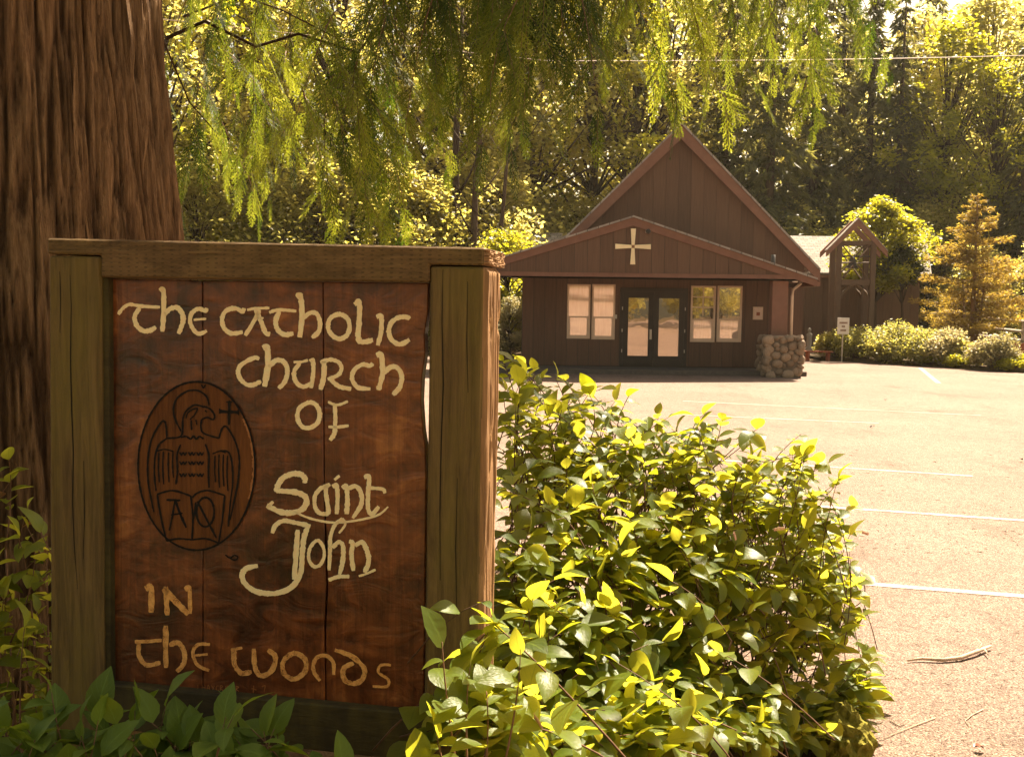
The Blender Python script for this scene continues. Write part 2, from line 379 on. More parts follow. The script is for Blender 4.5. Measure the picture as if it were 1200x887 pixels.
def prism(name, poly, d, mat, parent=None, bevel=0.0):
    """poly: list of Vectors (front outline), extruded by vector d"""
    n = len(poly); v = [Vector(p) for p in poly] + [Vector(p) + d for p in poly]
    f = [tuple(range(n)), tuple(range(2 * n - 1, n - 1, -1))] + [(i, (i + 1) % n + 0, (i + 1) % n + n, i + n) for i in range(n)]
    o = obj(name, v, f, mat, parent, bevel=bevel)
    if not bevel:
        bm = bmesh.new(); bm.from_mesh(o.data); bmesh.ops.recalc_face_normals(bm, faces=bm.faces); bm.to_mesh(o.data); bm.free()
    return o
def tube(pts, rad, n=6):
    pts = [Vector(p) for p in pts]; V = []; Fc = []
    if not isinstance(rad, (list, tuple, np.ndarray)): rad = [rad] * len(pts)
    up = Vector((0.31, 0.17, 0.93)).normalized()
    for i, p in enumerate(pts):
        t = (pts[min(i + 1, len(pts) - 1)] - pts[max(i - 1, 0)]).normalized()
        a = t.cross(up)
        if a.length < 1e-3: a = t.cross(Vector((1, 0, 0)))
        a.normalize(); b = t.cross(a)
        for k in range(n):
            q = 2 * math.pi * k / n
            V.append(p + (a * math.cos(q) + b * math.sin(q)) * rad[i])
    for i in range(len(pts) - 1):
        for k in range(n):
            Fc.append((i * n + k, i * n + (k + 1) % n, (i + 1) * n + (k + 1) % n, (i + 1) * n + k))
    Fc.append(tuple(range(n - 1, -1, -1))); Fc.append(tuple((len(pts) - 1) * n + k for k in range(n)))
    return V, Fc
class Acc:
    def __init__(s): s.v = []; s.f = []
    def add(s, V, Fc):
        o = len(s.v); s.v += list(V); s.f += [tuple(i + o for i in f) for f in Fc]
def copy_tree(o, parent=None):
    c = o.copy(); link(c, parent)
    for ch in list(o.children): copy_tree(ch, c)
    return c

# ------------------------------------------------------------------ THE SETTING
g = obj('ground', [(-170, -120, -0.05), (170, -120, -0.05), (170, 200, -0.05), (-170, 200, -0.05)], [(0, 1, 2, 3)], 'earth'); tag(g, kind='structure')
pl = obj('parking_lot', [(-26, -60, 0), (40, -60, 0), (40, 38.5, 0), (-26, 38.5, 0)], [(0, 1, 2, 3)], 'asphalt'); tag(pl, kind='structure')

def stripe(pa, pb, wd):
    a = G(*pa); b = G(*pb); d = (b - a).normalized(); n = Vector((-d.y, d.x, 0)) * wd / 2
    v = [a - n, b - n, b + n, a + n]
    for q in v: q.z = 0.004
    obj('parking_stripe', v, [(0, 1, 2, 3)], 'paint', pl)
for pa, pb, wd in (((760, 664), (1330, 709), 0.10), ((720, 577), (1330, 619), 0.10), ((760, 534), (1140, 558), 0.10),
                   ((800, 486), (1030, 496), 0.09), ((800, 470), (1150, 487), 0.09), ((1078, 431), (1100, 449), 0.14)):
    stripe(pa, pb, wd)

# raised planting bed round the sign and the cedar
BEDX = [(-9, 1.2), (-3, 1.45), (2.0, 1.55), (4.0, 1.62), (4.9, 1.60), (5.6, 1.25), (6.2, 0.5), (6.6, -0.6), (7.0, -2.0)]
def bed_right(y):
    ys = [b[0] for b in BEDX]; xs = [b[1] for b in BEDX]; return np.interp(y, ys, xs)
def bed_h(x, y):
    e = bed_right(y) - x
    e2 = 7.2 - y
    e = np.minimum(e, e2); t = np.clip(e / 1.3, 0, 1); t = t * t * (3 - 2 * t)
    return -0.03 + 0.60 * t + 0.05 * (vnoise(x * 2.2, y * 2.2) - 0.5) * t
nx, ny = 70, 80
xs = np.linspace(-9, 1.75, nx); ys = np.linspace(-8, 7.3, ny)
X, Y = np.meshgrid(xs, ys); Z = bed_h(X, Y)
vv = np.stack([X, Y, Z], -1).reshape(-1, 3)
ff = [(j * nx + i, j * nx + i + 1, (j + 1) * nx + i + 1, (j + 1) * nx + i) for j in range(ny - 1) for i in range(nx - 1)]
tag(obj('planting_bed', vv, ff, 'earth', smooth=True), kind='structure')

# ------------------------------------------------------------------ CHURCH
church = empty('church', (4.5, 34, 0), 'brown board-sided church with steep main gable and low porch gable', 'church')
SID, TRM = 'siding', 'trim'
YP = 29.6                                     # porch gable plane
ap = P(742, 255, YP); tr_ = P(957, 328, YP)
hw = tr_.x - ap.x; px0 = ap.x; pz = ap.z; ez = tr_.z
def porch_z(x): return pz - (pz - ez) * abs(x - px0) / hw
tl = 0.24
YM = 33.0                                     # main gable plane
am = P(797, 148, YM); em = P(958, 318, YM); mh = em.x - am.x
sl_p = (pz - ez) / hw
for s in (-1, 1):
    # porch roof slab and rake board
    x1 = px0 + s * hw
    prism('porch_roof', [(px0, YP - 0.12, pz + 0.055), (x1, YP - 0.12, ez + 0.055), (x1, YP - 0.12, ez + 0.0), (px0, YP - 0.12, pz + 0.0)], Vector((0, YM - YP + 0.1, 0)), 'shingle', church)
    prism('rake_board', [(px0, YP - 0.06, pz - 0.003), (x1, YP - 0.06, ez - 0.003), (x1, YP - 0.06, ez - 0.2), (px0, YP - 0.06, pz - tl)], Vector((0, 0.055, 0)), TRM, church)
    # eave fascia with gutter
    bx('gutter', x1 - 0.02, x1 + s * 0.11 , YP - 0.02, YM - 0.05, ez - 0.19, ez - 0.06, TRM, church)
    # main roof slab, rake board
    xm = am.x + s * mh
    prism('main_roof', [(am.x, YM - 0.35, am.z + 0.08), (xm, YM - 0.35, em.z + 0.08), (xm, YM - 0.35, em.z), (am.x, YM - 0.35, am.z)], Vector((0, 11.5, 0)), 'shingle', church)
    prism('rake_board', [(am.x, YM - 0.30, am.z - 0.004), (xm, YM - 0.30, em.z - 0.004), (xm, YM - 0.30, em.z - 0.36), (am.x, YM - 0.30, am.z - 0.46)], Vector((0, 0.07, 0)), TRM, church)
zb = P(742, 320, YP).z                        # bottom of porch gable siding
zb0 = zb - 0.13
# porch gable backing and siding boards (each board one piece)
def siding(xa, xb, step, zlo, ztop, y, gap=0.012, thick=0.022):
    n = max(1, round((xb - xa) / step)); st = (xb - xa) / n
    for i in range(n):
        a = xa + i * st + gap / 2; b = xa + (i + 1) * st - gap / 2
        mid = None
        za, zc = ztop(a), ztop(b)
        if za <= zlo + 0.03 and zc <= zlo + 0.03: continue
        poly = [(a, y, zlo), (b, y, zlo), (b, y, max(zc, zlo + 0.01))]
        pk = [c for c in (px0, am.x) if a < c < b]
        if pk and abs(ztop(pk[0]) - max(za, zc)) > 0.005: poly.append((pk[0], y, ztop(pk[0])))
        poly.append((a, y, max(za, zlo + 0.01)))
        prism('siding_board', poly, Vector((0, thick, 0)), SID, church)
gz = lambda x: porch_z(x) - 0.14
siding(px0 - hw + 0.35, px0 + hw - 0.35, 0.39, zb, gz, YP)
prism('gable_backing', [(px0 - hw + 0.3, YP + 0.023, zb - 0.05), (px0 + hw - 0.3, YP + 0.023, zb - 0.05), (px0 + hw - 0.3, YP + 0.023, gz(px0 + hw - 0.3)), (px0, YP + 0.023, gz(px0)), (px0 - hw + 0.3, YP + 0.023, gz(px0 - hw + 0.3))], Vector((0, 0.1, 0)), 'darktrim', church)
bx('gable_beam', px0 - hw + 0.2, px0 + hw - 0.2, YP - 0.05, YP + 0.14, zb0, zb - 0.004, TRM, church)
YW = 31.4
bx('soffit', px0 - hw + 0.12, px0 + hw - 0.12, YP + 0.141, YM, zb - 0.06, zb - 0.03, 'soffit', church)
# porch front wall
wl = P(612, 380, YW).x; wr = P(912, 380, YW).x
zt = zb - 0.065
siding(wl, wr, 0.36, 0.16, lambda x: zt, YW)
bx('wall', wl, wr, YW + 0.023, YM + 0.2, 0.0, zt, 'darktrim', church)
bx('porch_slab', px0 - hw + 0.3, wr + 0.5, YP + 0.25, YM, -0.02, 0.14, 'slab', church)
# right corner post above the stone base and left post
for xx in (P(915, 380, YP).x, px0 - hw + 0.9):
    bx('corner_post', xx - 0.24, xx + 0.24, YP + 0.16, YP + 0.5, 0.1, zb0 - 0.003, TRM, church, 0.01)
ds = P(928, 360, YP + 0.3)
v, f = tube([(ds.x + 0.25, YP + 0.3, ez - 0.1), (ds.x + 0.02, YP + 0.3, ez - 0.3), (ds.x, YP + 0.3, ez - 0.5), (ds.x, YP + 0.3, 0.12)], 0.045, 8)
obj('downspout', v, f, 'tan', church, True)
# main gable
mz = lambda x: am.z - (am.z - em.z) * abs(x - am.x) / mh - 0.06
siding(am.x - mh + 0.5, am.x + mh - 0.5, 0.42, 2.2, mz, YM)
prism('main_backing', [(am.x - mh + 0.45, YM + 0.023, 0), (am.x + mh - 0.45, YM + 0.023, 0), (am.x + mh - 0.45, YM + 0.023, mz(am.x + mh - 0.45)), (am.x, YM + 0.023, mz(am.x)), (am.x - mh + 0.45, YM + 0.023, mz(am.x - mh + 0.45))], Vector((0, 11, 0)), SID, church)
siding(wr + 0.15, am.x + mh - 0.5, 0.36, 0.1, lambda x: 2.18, YM)
# vent pipe on the porch roof
vp = P(906, 306, 31.5)
v, f = tube([(vp.x, 31.5, porch_z(vp.x) - 0.05), (vp.x, 31.5, vp.z + 0.2)], 0.07, 8); obj('vent_pipe', v, f, 'darkmetal', church, True)
# transverse wing
YE, YR = 46.5, 50.0
wa = P(1092, 318, YE); wx0 = P(600, 280, YR).x
rz = P(900, 276, YR).z; ewz = P(1000, 320, YE).z; rx1 = P(1086, 276, YR).x
def quadslab(name, a, b, c, d, th, mat):
    n = (Vector(b) - Vector(a)).cross(Vector(d) - Vector(a)).normalized()
    prism(name, [a, b, c, d], -n * th, mat, church)
quadslab('wing_roof', (wx0, YE, ewz), (wa.x, YE, ewz), (rx1, YR, rz), (wx0, YR, rz), 0.1, 'shingle')
quadslab('wing_roof', (rx1, YR, rz), (wa.x, 2 * YR - YE, ewz), (wx0, 2 * YR - YE, ewz), (wx0, YR, rz), 0.1, 'shingle')
quadslab('hip_roof', (wa.x, YE, ewz), (wa.x + 0.6, YR, ewz), (wa.x, 2 * YR - YE, ewz), (rx1, YR, rz), 0.1, 'shingle')
we = P(1077, 360, YE + 0.3).x
siding(am.x + mh - 0.45, we, 0.42, 0.05, lambda x: ewz - 0.13, YE + 0.3)
bx('wing_wall', wx0 + 0.4, we, YE + 0.323, 2 * YR - YE - 0.4, 0, ewz - 0.11, 'siding', church)
bx('wing_fascia', wx0, wa.x, YE - 0.05, YE + 0.02, ewz - 0.24, ewz - 0.105, TRM, church)

# windows
def window(x0, y0, x1, y1, muntins=False):
    a = P(x0, y0, YW); b = P(x1, y1, YW); yy = YW - 0.045
    fr = Acc(); fw = 0.055
    for q in ((a.x, a.x + fw, b.z, a.z), (b.x - fw, b.x, b.z, a.z), (a.x + fw, b.x - fw, a.z - fw, a.z), (a.x + fw, b.x - fw, b.z, b.z + fw)):
        fr.add(*box(q[0], q[1], yy, YW + 0.02, q[2], q[3]))
    W = obj('window', fr.v, fr.f, 'tan', church)
    zm = a.z + (b.z - a.z) * 0.6
    lw = Acc()
    for q in ((a.x + fw, b.x - fw, zm - 0.025, zm + 0.025), (a.x + fw, a.x + fw + 0.05, b.z + fw, zm - 0.025), (b.x - fw - 0.05, b.x - fw, b.z + fw, zm - 0.025), (a.x + fw + 0.05, b.x - fw - 0.05, b.z + fw, b.z + fw + 0.06)):
        lw.add(*box(q[0], q[1], yy + 0.012, YW + 0.015, q[2], q[3]))
    obj('sash', lw.v, lw.f, 'tan', W)
    for zlo, zhi in ((zm + 0.025, a.z - fw), (b.z + fw, zm - 0.025)):
        tl_ = 0.022 * (zhi - zlo) if x0 < 700 else 0.0          # left pair tipped out at the top, shaped to mirror the sunlit lot
        obj('pane', [(a.x + fw, yy + 0.03, zlo), (b.x - fw, yy + 0.03, zlo), (b.x - fw, yy + 0.03 - tl_, zhi), (a.x + fw, yy + 0.03 - tl_, zhi)], [(0, 1, 2, 3)], 'curtain_reflection' if (x0 < 700 or zlo < zm - 0.1) else 'glass', W)
    if muntins:
        xm_ = (a.x + b.x) / 2; H = a.z - fw - zm - 0.025
        bx('muntin', xm_ - 0.018, xm_ + 0.018, yy + 0.014, yy + 0.028, zm + 0.12, a.z - fw, 'tan', W)
        for k in (0.37, 0.70):
            zz = zm + 0.025 + H * k
            bx('muntin', a.x + fw, b.x - fw, yy + 0.013, yy + 0.027, zz - 0.018, zz + 0.018, 'tan', W)
window(665, 333, 691, 397); window(694, 333, 720, 398); window(810, 335, 837, 401, True); window(841, 335, 868, 401)
# double door
d0 = P(727, 337, YW); d1 = P(804, 418, YW)
fa = Acc(); yy = YW - 0.06
for q in ((d0.x, d0.x + 0.1, 0.15, d0.z), (d1.x - 0.1, d1.x, 0.15, d0.z), (d0.x + 0.1, d1.x - 0.1, d0.z - 0.12, d0.z)):
    fa.add(*box(q[0], q[1], yy, YW + 0.02, q[2], q[3]))
obj('door_frame', fa.v, fa.f, 'darktrim', church)
mx_ = (d0.x + d1.x) / 2
for s, (xa, xb) in ((1, (d0.x + 0.105, mx_ - 0.006)), (-1, (mx_ + 0.006, d1.x - 0.105))):
    da = Acc(); st = 0.16; z0, z1 = 0.17, d0.z - 0.125
    for q in ((xa, xa + st, z0, z1), (xb - st, xb, z0, z1), (xa + st, xb - st, z1 - 0.2, z1), (xa + st, xb - st, z0, z0 + 0.32)):
        da.add(*box(q[0], q[1], yy + 0.015, YW + 0.015, q[2], q[3]))
    D = obj('door', da.v, da.f, 'darktrim', church)
    obj('pane', [(xa + st, yy + 0.04, z0 + 0.32), (xb - st, yy + 0.04, z0 + 0.32), (xb - st, yy + 0.04, z1 - 0.2), (xa + st, yy + 0.04, z1 - 0.2)], [(0, 1, 2, 3)], 'glass', D)
    hx = (xb - 0.08) if s == 1 else (xa + 0.08)
    if s == 1: bx('handle_plate', hx - 0.035, hx + 0.035, yy - 0.01, yy + 0.014, 1.02, 1.34, 'metal', D, 0.006)
    for hz in (0.6, 1.25, 1.95):
        hxx = xa - 0.03 if s == 1 else xb + 0.03
        bx('hinge', hxx - 0.015, hxx + 0.015, yy - 0.012, yy + 0.002, hz, hz + 0.1, 'metal', D)
lb = P(721, 371, YW); bx('mail_box', lb.x - 0.03, lb.x + 0.05, YW - 0.06, YW - 0.002, lb.z - 0.07, lb.z + 0.06, 'metal', church)
lf = P(604, 322, YP); v, f = tube([(lf.x, YP + 0.4, zb - 0.07), (lf.x, YP + 0.4, zb - 0.2)], [0.09, 0.06], 10); obj('soffit_lamp', v, f, 'white', church, True)
lf = P(931, 329, YP + 0.2); bx('flood_lamp', lf.x - 0.06, lf.x + 0.08, YP + 0.1, YP + 0.25, lf.z - 0.05, lf.z + 0.06, 'white', church, 0.02)

# cross on the gable
cc = P(742, 289, YP - 0.08)
cr = empty('gable_cross', (cc.x, YP - 0.03, cc.z - 0.5), 'cream cross with flared arms fixed to the porch gable', 'cross')
L = 0.53
for k in range(4):
    q = k * math.pi / 2; u = Vector((math.sin(q), 0, math.cos(q))); n_ = Vector((math.cos(q), 0, -math.sin(q)))
    c0 = Vector((cc.x, YP - 0.07, cc.z))
    prism('arm', [c0 + u * 0.047 + n_ * 0.045, c0 + u * L + n_ * 0.075, c0 + u * L - n_ * 0.075, c0 + u * 0.047 - n_ * 0.045], Vector((0, 0.05, 0)), 'gold', cr)
bx('centre_boss', cc.x - 0.045, cc.x + 0.045, YP - 0.075, YP - 0.015, cc.z - 0.045, cc.z + 0.045, 'letterbrown', cr)
# security camera / floodlight
sc_ = P(759, 271, YP)
scm = empty('security_camera', (sc_.x, YP, sc_.z - 0.08), 'small round white security camera beside the gable cross', 'camera')
bx('mount', sc_.x - 0.06, sc_.x + 0.06, YP - 0.03, YP - 0.001, sc_.z - 0.05, sc_.z + 0.06, 'white', scm)
bm = bmesh.new(); bmesh.ops.create_uvsphere(bm, u_segments=12, v_segments=8, radius=0.075)
me = bpy.data.meshes.new('dome'); bm.to_mesh(me); bm.free(); me.materials.append(M['darkmetal']); add('dome', me, scm, (0.01, -0.06, 0.07))
# wall notice
nb = P(888, 367, YW)
nt_ = empty('wall_notice', (nb.x, YW - 0.03, nb.z - 0.2), 'framed pink paper notice on the dark wall by the windows', 'notice')
bx('notice_frame', nb.x - 0.16, nb.x + 0.16, YW - 0.03, YW - 0.003, nb.z - 0.21, nb.z + 0.2, 'tan', nt_)
bx('paper', nb.x - 0.13, nb.x + 0.13, YW - 0.036, YW - 0.031, nb.z - 0.18, nb.z + 0.17, 'paper', nt_)
bx('print_line', nb.x - 0.05, nb.x + 0.06, YW - 0.039, YW - 0.0365, nb.z - 0.08, nb.z + 0.03, 'redwood', nt_)

# ------------------------------------------------------------------ STONE PILLAR
stone_meshes = []
for k in range(7):
    bm = bmesh.new(); bmesh.ops.create_icosphere(bm, subdivisions=2, radius=1.0)
    off = Vector((k * 7.3, k * 3.1, 0))
    for vtx in bm.verts:
        p = vtx.co; q = Vector([math.copysign(abs(c) ** 0.75, c) for c in p])
        nz = vnoise(p.x * 1.6 + off.x + 20, p.y * 1.6 + p.z * 2.1 + off.y + 20)
        vtx.co = q * (0.86 + 0.28 * float(nz))
    me = bpy.data.meshes.new('stone'); bm.to_mesh(me); bm.free(); me.materials.append(M['stone'])
    me.polygons.foreach_set('use_smooth', [True] * len(me.polygons)); stone_meshes.append(me)
def stone_pillar(xa, xb, ya, yb, h, label):
    c = Vector(((xa + xb) / 2, (ya + yb) / 2, 0)); e = empty('stone_pillar', c, label, 'pillar')
    bx('core', xa + 0.03, xb - 0.03, ya + 0.03, yb - 0.03, -0.02, h - 0.05, 'mortar', e)
    r = random.Random(5)
    def place(p, sx, sy, sz):
        o = add('stone', r.choice(stone_meshes), e, Vector(p) - c); o.scale = (sx, sy, sz); o.rotation_euler = (r.uniform(-.25, .25), r.uniform(-.5, .5) if sx > sy else r.uniform(-.15, .15), r.uniform(-.2, .2))
    for face in range(4):
        L0 = (xb - xa) if face % 2 == 0 else (yb - ya)
        pts = []
        for tries in range(900):
            rad = r.uniform(0.095, 0.165) if tries < 300 else r.uniform(0.06, 0.10)
            u = r.uniform(0.04, L0 - 0.04); z = r.uniform(0.05, h - 0.07)
            if all(math.hypot((u - q[0]) * 0.88, z - q[1]) > (rad + q[2]) * 0.88 for q in pts): pts.append((u, z, rad))
        for u, z, rad in pts:
            dd = r.uniform(0.03, 0.085)
            p = [(xa + u, ya + dd, z), (xb - dd, ya + u, z), (xa + u, yb - dd, z), (xa + dd, ya + u, z)][face]
            a_ = rad * r.uniform(1.0, 1.3); b_ = r.uniform(0.085, 0.12); c_ = rad * r.uniform(0.88, 1.08)
            place(p, a_ if face % 2 == 0 else b_, b_ if face % 2 == 0 else a_, c_)
    for i in range(4):
        for j in range(3):
            place((xa + 0.16 + i * (xb - xa - 0.3) / 3, ya + 0.16 + j * (yb - ya - 0.3) / 2, h - 0.06), 0.17, 0.17, 0.07)
pa = P(896, 420, 29.4); pb = P(939, 420, 29.4)
stone_pillar(pa.x, pb.x, YP - 0.35, YP + 0.75, 1.24, 'rounded fieldstone pillar base at the corner of the porch')

# ------------------------------------------------------------------ BELL FRAME
YB = 40.5
def bp_(x, y): return P(x, y, YB)
bl, br_ = bp_(982, 330).x, bp_(1022, 330).x
cxb = (bl + br_) / 2
bell = empty('bell_frame', (cxb, YB + 0.4, 0), 'open timber bell frame with a peaked top and crossed braces', 'bell frame')
zmid = bp_(1000, 331).z; ztie = bp_(1000, 287).z; zap = bp_(1004, 257).z; ztip = bp_(1038, 295).z; xt = bp_(1039, 295).x - cxb
for yo in (0, 0.8):
    for x in (bl, br_): bx('post', x - 0.1, x + 0.1, YB + yo - 0.1, YB + yo + 0.1, -0.02, ztie + 0.1, 'frame', bell, 0.01)
    bx('tie_beam', bl - 0.118, br_ + 0.118, YB + yo - 0.07, YB + yo + 0.07, ztie + 0.002, ztie + 0.16, 'frame', bell)
    bx('cross_beam', bl + 0.121, br_ - 0.121, YB + yo - 0.08, YB + yo + 0.08, zmid - 0.11, zmid + 0.11, 'frame', bell)
    for s in (-1, 1):
        a = Vector((cxb, YB + yo - 0.14, zap)); b = Vector((cxb + s * xt, YB + yo - 0.14, ztip))
        dn = Vector((0, 0, -0.27)); prism('rafter', [a, b, b + dn * 0.85, a + dn], Vector((0, 0.12, 0)), TRM, bell)
        # diagonal braces of the open panel
        xa = cxb; za = (zmid + ztie) / 2 + 0.05
        xe = bl + 0.12 if s < 0 else br_ - 0.12
        for ze in (zmid + 0.115, ztie - 0.01):
            v, f = tube([(xa + s * 0.08, YB + yo, za + (0.1 if ze > za else -0.1)), (xe, YB + yo, ze)], 0.032, 4); obj('diagonal_brace', v, f, 'frame', bell)
        v, f = tube([(xe, YB + yo, za), (xa + s * 0.1, YB + yo, za)], 0.025, 4); obj('diagonal_brace', v, f, 'frame', bell)
        pts = [(xe, YB + yo, zmid - 0.65), (xe - s * 0.12, YB + yo, zmid - 0.4), (cxb + s * 0.18, YB + yo, zmid - 0.16), (cxb + s * 0.03, YB + yo, zmid - 0.115)]
        v, f = tube(pts, 0.055, 4); obj('curved_brace', v, f, 'frame', bell)
for s in (-1, 1):
    prism('roof_slope', [(cxb, YB - 0.16, zap + 0.05), (cxb + s * xt, YB - 0.16, ztip + 0.05), (cxb + s * xt, YB - 0.16, ztip + 0.005), (cxb, YB - 0.16, zap + 0.005)], Vector((0, 0.30, 0)), 'shingle', bell)
za = (zmid + ztie) / 2 + 0.05
prof = [(0.02, 0.26), (0.09, 0.24), (0.13, 0.12), (0.16, -0.06), (0.24, -0.2), (0.22, -0.215), (0.05, -0.18)]
V = []; Fc = []
for r_, z_ in prof:
    for k in range(14): V.append((cxb + r_ * math.cos(k * 2 * math.pi / 14), YB + 0.4 + r_ * math.sin(k * 2 * math.pi / 14), za + z_))
for i in range(len(prof) - 1):
    for k in range(14): Fc.append((i * 14 + k, i * 14 + (k + 1) % 14, (i + 1) * 14 + (k + 1) % 14, (i + 1) * 14 + k))
bello = obj('church_bell', V, Fc, 'darkmetal', None, True); tag(bello, 'dark metal bell hanging inside the timber bell frame', 'bell')
v, f = tube([(bl, YB + 0.4, za + 0.27), (br_, YB + 0.4, za + 0.27)], 0.035, 6); obj('bell_axle', v, f, 'darkmetal', bell)

# ------------------------------------------------------------------ small things by the entrance
sp = P(988, 382, 38.2)
sg = empty('reserved_sign', (sp.x, 38.2, 0), 'small white sign with three brown lines on a thin metal stake', 'sign')
bx('stake', sp.x - 0.025, sp.x + 0.025, 38.2, 38.23, -0.02, sp.z + 0.25, 'metal', sg)
bx('sign_plate', sp.x - 0.23, sp.x + 0.23, 38.17, 38.198, sp.z - 0.32, sp.z + 0.32, 'white', sg, 0.006)
r = random.Random(3)
for zz, wds in ((0.12, 7), (-0.02, 3), (-0.17, 5)):
    for i in range(wds):
        xx = sp.x + (i - (wds - 1) / 2) * 0.045
        bx('letter', xx - 0.016, xx + 0.016, 38.162, 38.1695, sp.z + zz - 0.035, sp.z + zz + 0.035, 'letterbrown', sg)
stp = P(948, 406, 43.0)
bm = bmesh.new()
prof = [(0.13, 0), (0.13, 0.06), (0.09, 0.1), (0.12, 0.3), (0.11, 0.5), (0.13, 0.62), (0.05, 0.69), (0.05, 0.71), (0.075, 0.76), (0.075, 0.83), (0.04, 0.88), (0.0, 0.9)]
V = []; Fc = []
for r_, z_ in prof:
    for k in range(12): V.append((stp.x + r_ * math.cos(k * math.pi / 6), 43.0 + 0.8 * r_ * math.sin(k * math.pi / 6), 0.3 + z_))
for i in range(len(prof) - 1):
    for k in range(12): Fc.append((i * 12 + k, i * 12 + (k + 1) % 12, (i + 1) * 12 + (k + 1) % 12, (i + 1) * 12 + k))
stt = empty('garden_statue', (stp.x, 43.0, 0), 'small grey robed statue against the dark wing wall', 'statue')
obj('figure', V, Fc, 'statue', stt, True); bx('plinth', stp.x - 0.16, stp.x + 0.16, 42.85, 43.15, -0.02, 0.302, 'concrete', stt)
bq = P(960, 412, 38.6)
be = empty('low_bench', (bq.x, 38.6, 0), 'low red-brown wooden bench beyond the stone pillar', 'bench')
for k in range(3): bx('seat_board', bq.x - 0.6, bq.x + 0.5, 38.42 + k * 0.13, 38.54 + k * 0.13, 0.34, 0.39, 'redwood', be)
for s in (-0.45, 0.35): bx('leg', bq.x + s - 0.04, bq.x + s + 0.04, 38.45, 38.76, -0.02, 0.338, 'redwood', be)
# timber edging of the garden bed
ea = G(962, 421.5); eb = G(1060, 427.5); ec = G(1215, 438)
def edging(a, b, label):
    d = (b - a); n_ = int(d.length / 2.4) + 1
    for i in range(n_):
        p = a + d * (i / n_); q = a + d * ((i + 1) / n_) - d.normalized() * 0.02
        s = Vector((-d.y, d.x, 0)).normalized() * 0.16
        o = prism('edging_timber', [p + Vector((0, 0, -0.02)), q + Vector((0, 0, -0.02)), q + Vector((0, 0, 0.13)), p + Vector((0, 0, 0.13))], s, 'rail', None)
        tag(o, label, 'timber', 'edging timbers of the garden bed')
edging(ea, eb, 'dark timber edging along the garden bed'); edging(eb, ec, 'dark timber edging along the garden bed')
gb = [G(962, 421), G(1060, 426.5), G(1215, 437)]
gv = [(p.x, p.y + 0.15, 0.05) for p in gb] + [(gb[2].x + 6, 50, 0.25), (gb[0].x, 44.0, 0.1)]
tag(obj('garden_bed', gv, [(0, 1, 2, 3, 4)], 'earth'), kind='structure')
# fence at the right edge
fr = empty('rail_fence', (P(1170, 385, 42).x, 42, 0), 'pale weathered rail fence beyond the garden shrubs', 'fence')
fa_, fb_ = P(1100, 367, 44.0), P(1260, 383, 40.0)
for dz in (0, -0.42, -0.8):
    v, f = tube([fa_ + Vector((0, 0, dz)), fb_ + Vector((0, 0, dz))], 0.07, 5); obj('rail', v, f, 'greywood', fr)
for k in range(4):
    p = fa_.lerp(fb_, k / 3); bx('post', p.x - 0.08, p.x + 0.08, p.y + 0.08, p.y + 0.24, -0.05, p.z + 0.1, 'greywood', fr)
rb = P(1200, 402, 38.0)
rp = empty('planter_box', (rb.x, 38.2, 0), 'low red-brown board planter box by the rail fence', 'planter')
for k in range(3): bx('board', rb.x - 0.75, rb.x + 1.5, 37.7, 37.75, 0.05 + k * 0.26, 0.30 + k * 0.26, 'redwood', rp)
bx('side_board', rb.x - 0.75, rb.x - 0.7, 37.752, 39, 0.05, 0.82, 'redwood', rp); bx('soil', rb.x - 0.69, rb.x + 1.5, 37.752, 39, 0, 0.75, 'earth', rp)

# overhead cable
pts = [P(640 + i * 60, 71 - (640 + i * 60 - 690) * 0.0135 + 3 * math.sin(i / 11 * math.pi), 24 + i * 0.2) for i in range(12)]
pts = [Vector((-14, 22, pts[0].z + 0.9))] + pts + [Vector((30, 30, pts[-1].z + 1.2))]
v, f = tube(pts, 0.010, 5); cb = obj('overhead_cable', v, f, 'cable', None, True); tag(cb, 'thin pale overhead cable strung across in front of the woods', 'cable')
for x_, y_, z_ in ((-14, 22, pts[0].z), (30, 30, pts[-1].z)):
    pole = empty('utility_pole', (x_, y_, 0), 'tall brown wooden utility pole carrying the overhead cable', 'pole', 'poles of the overhead cable')
    v, f = tube([(x_, y_ + 0.15, -0.2), (x_, y_ + 0.15, z_ + 1)], [0.16, 0.11], 10); obj('shaft', v, f, 'wood', pole, True)
    bx('cross_arm', x_ - 0.9, x_ + 0.9, y_ + 0.0, y_ + 0.1, z_ + 0.5, z_ + 0.62, 'wood', pole)

# ------------------------------------------------------------------ THE SIGN
TH = math.radians(11)
su = Vector((math.cos(TH), -math.sin(TH), 0)); sn = Vector((-math.sin(TH), -math.cos(TH), 0))   # along, and towards viewer
s0 = P(567, 320, 2.60)                                   # right front edge of the right post
def S(px, py, off=0.0):
    """pixel -> point on the plane parallel to the sign's front, off metres in front of it"""
    d = ray(px, py); o = s0 + sn * off
    return EYE + d * ((o - EYE).dot(sn) / d.dot(sn))
base = S(310, 900); base.z = 0.5
sign = empty('church_sign', base, 'large carved wooden church sign in a heavy timber frame', 'sign')
back = -sn
def sboard(name, pix, th, mat, parent, off=0.0, bevel=0.005):
    return prism(name, [S(x, y, off) for x, y in pix], back * th, mat, parent, bevel)
def down(pix_lr, zlow):
    """two bottom pixels carried on down to z = zlow along the board's own edges"""
    out = []
    for (a, b) in pix_lr:
        p, q = S(*a), S(*b); d = q - p; t = (zlow - q.z) / d.z; out.append(q + d * t)
    return out
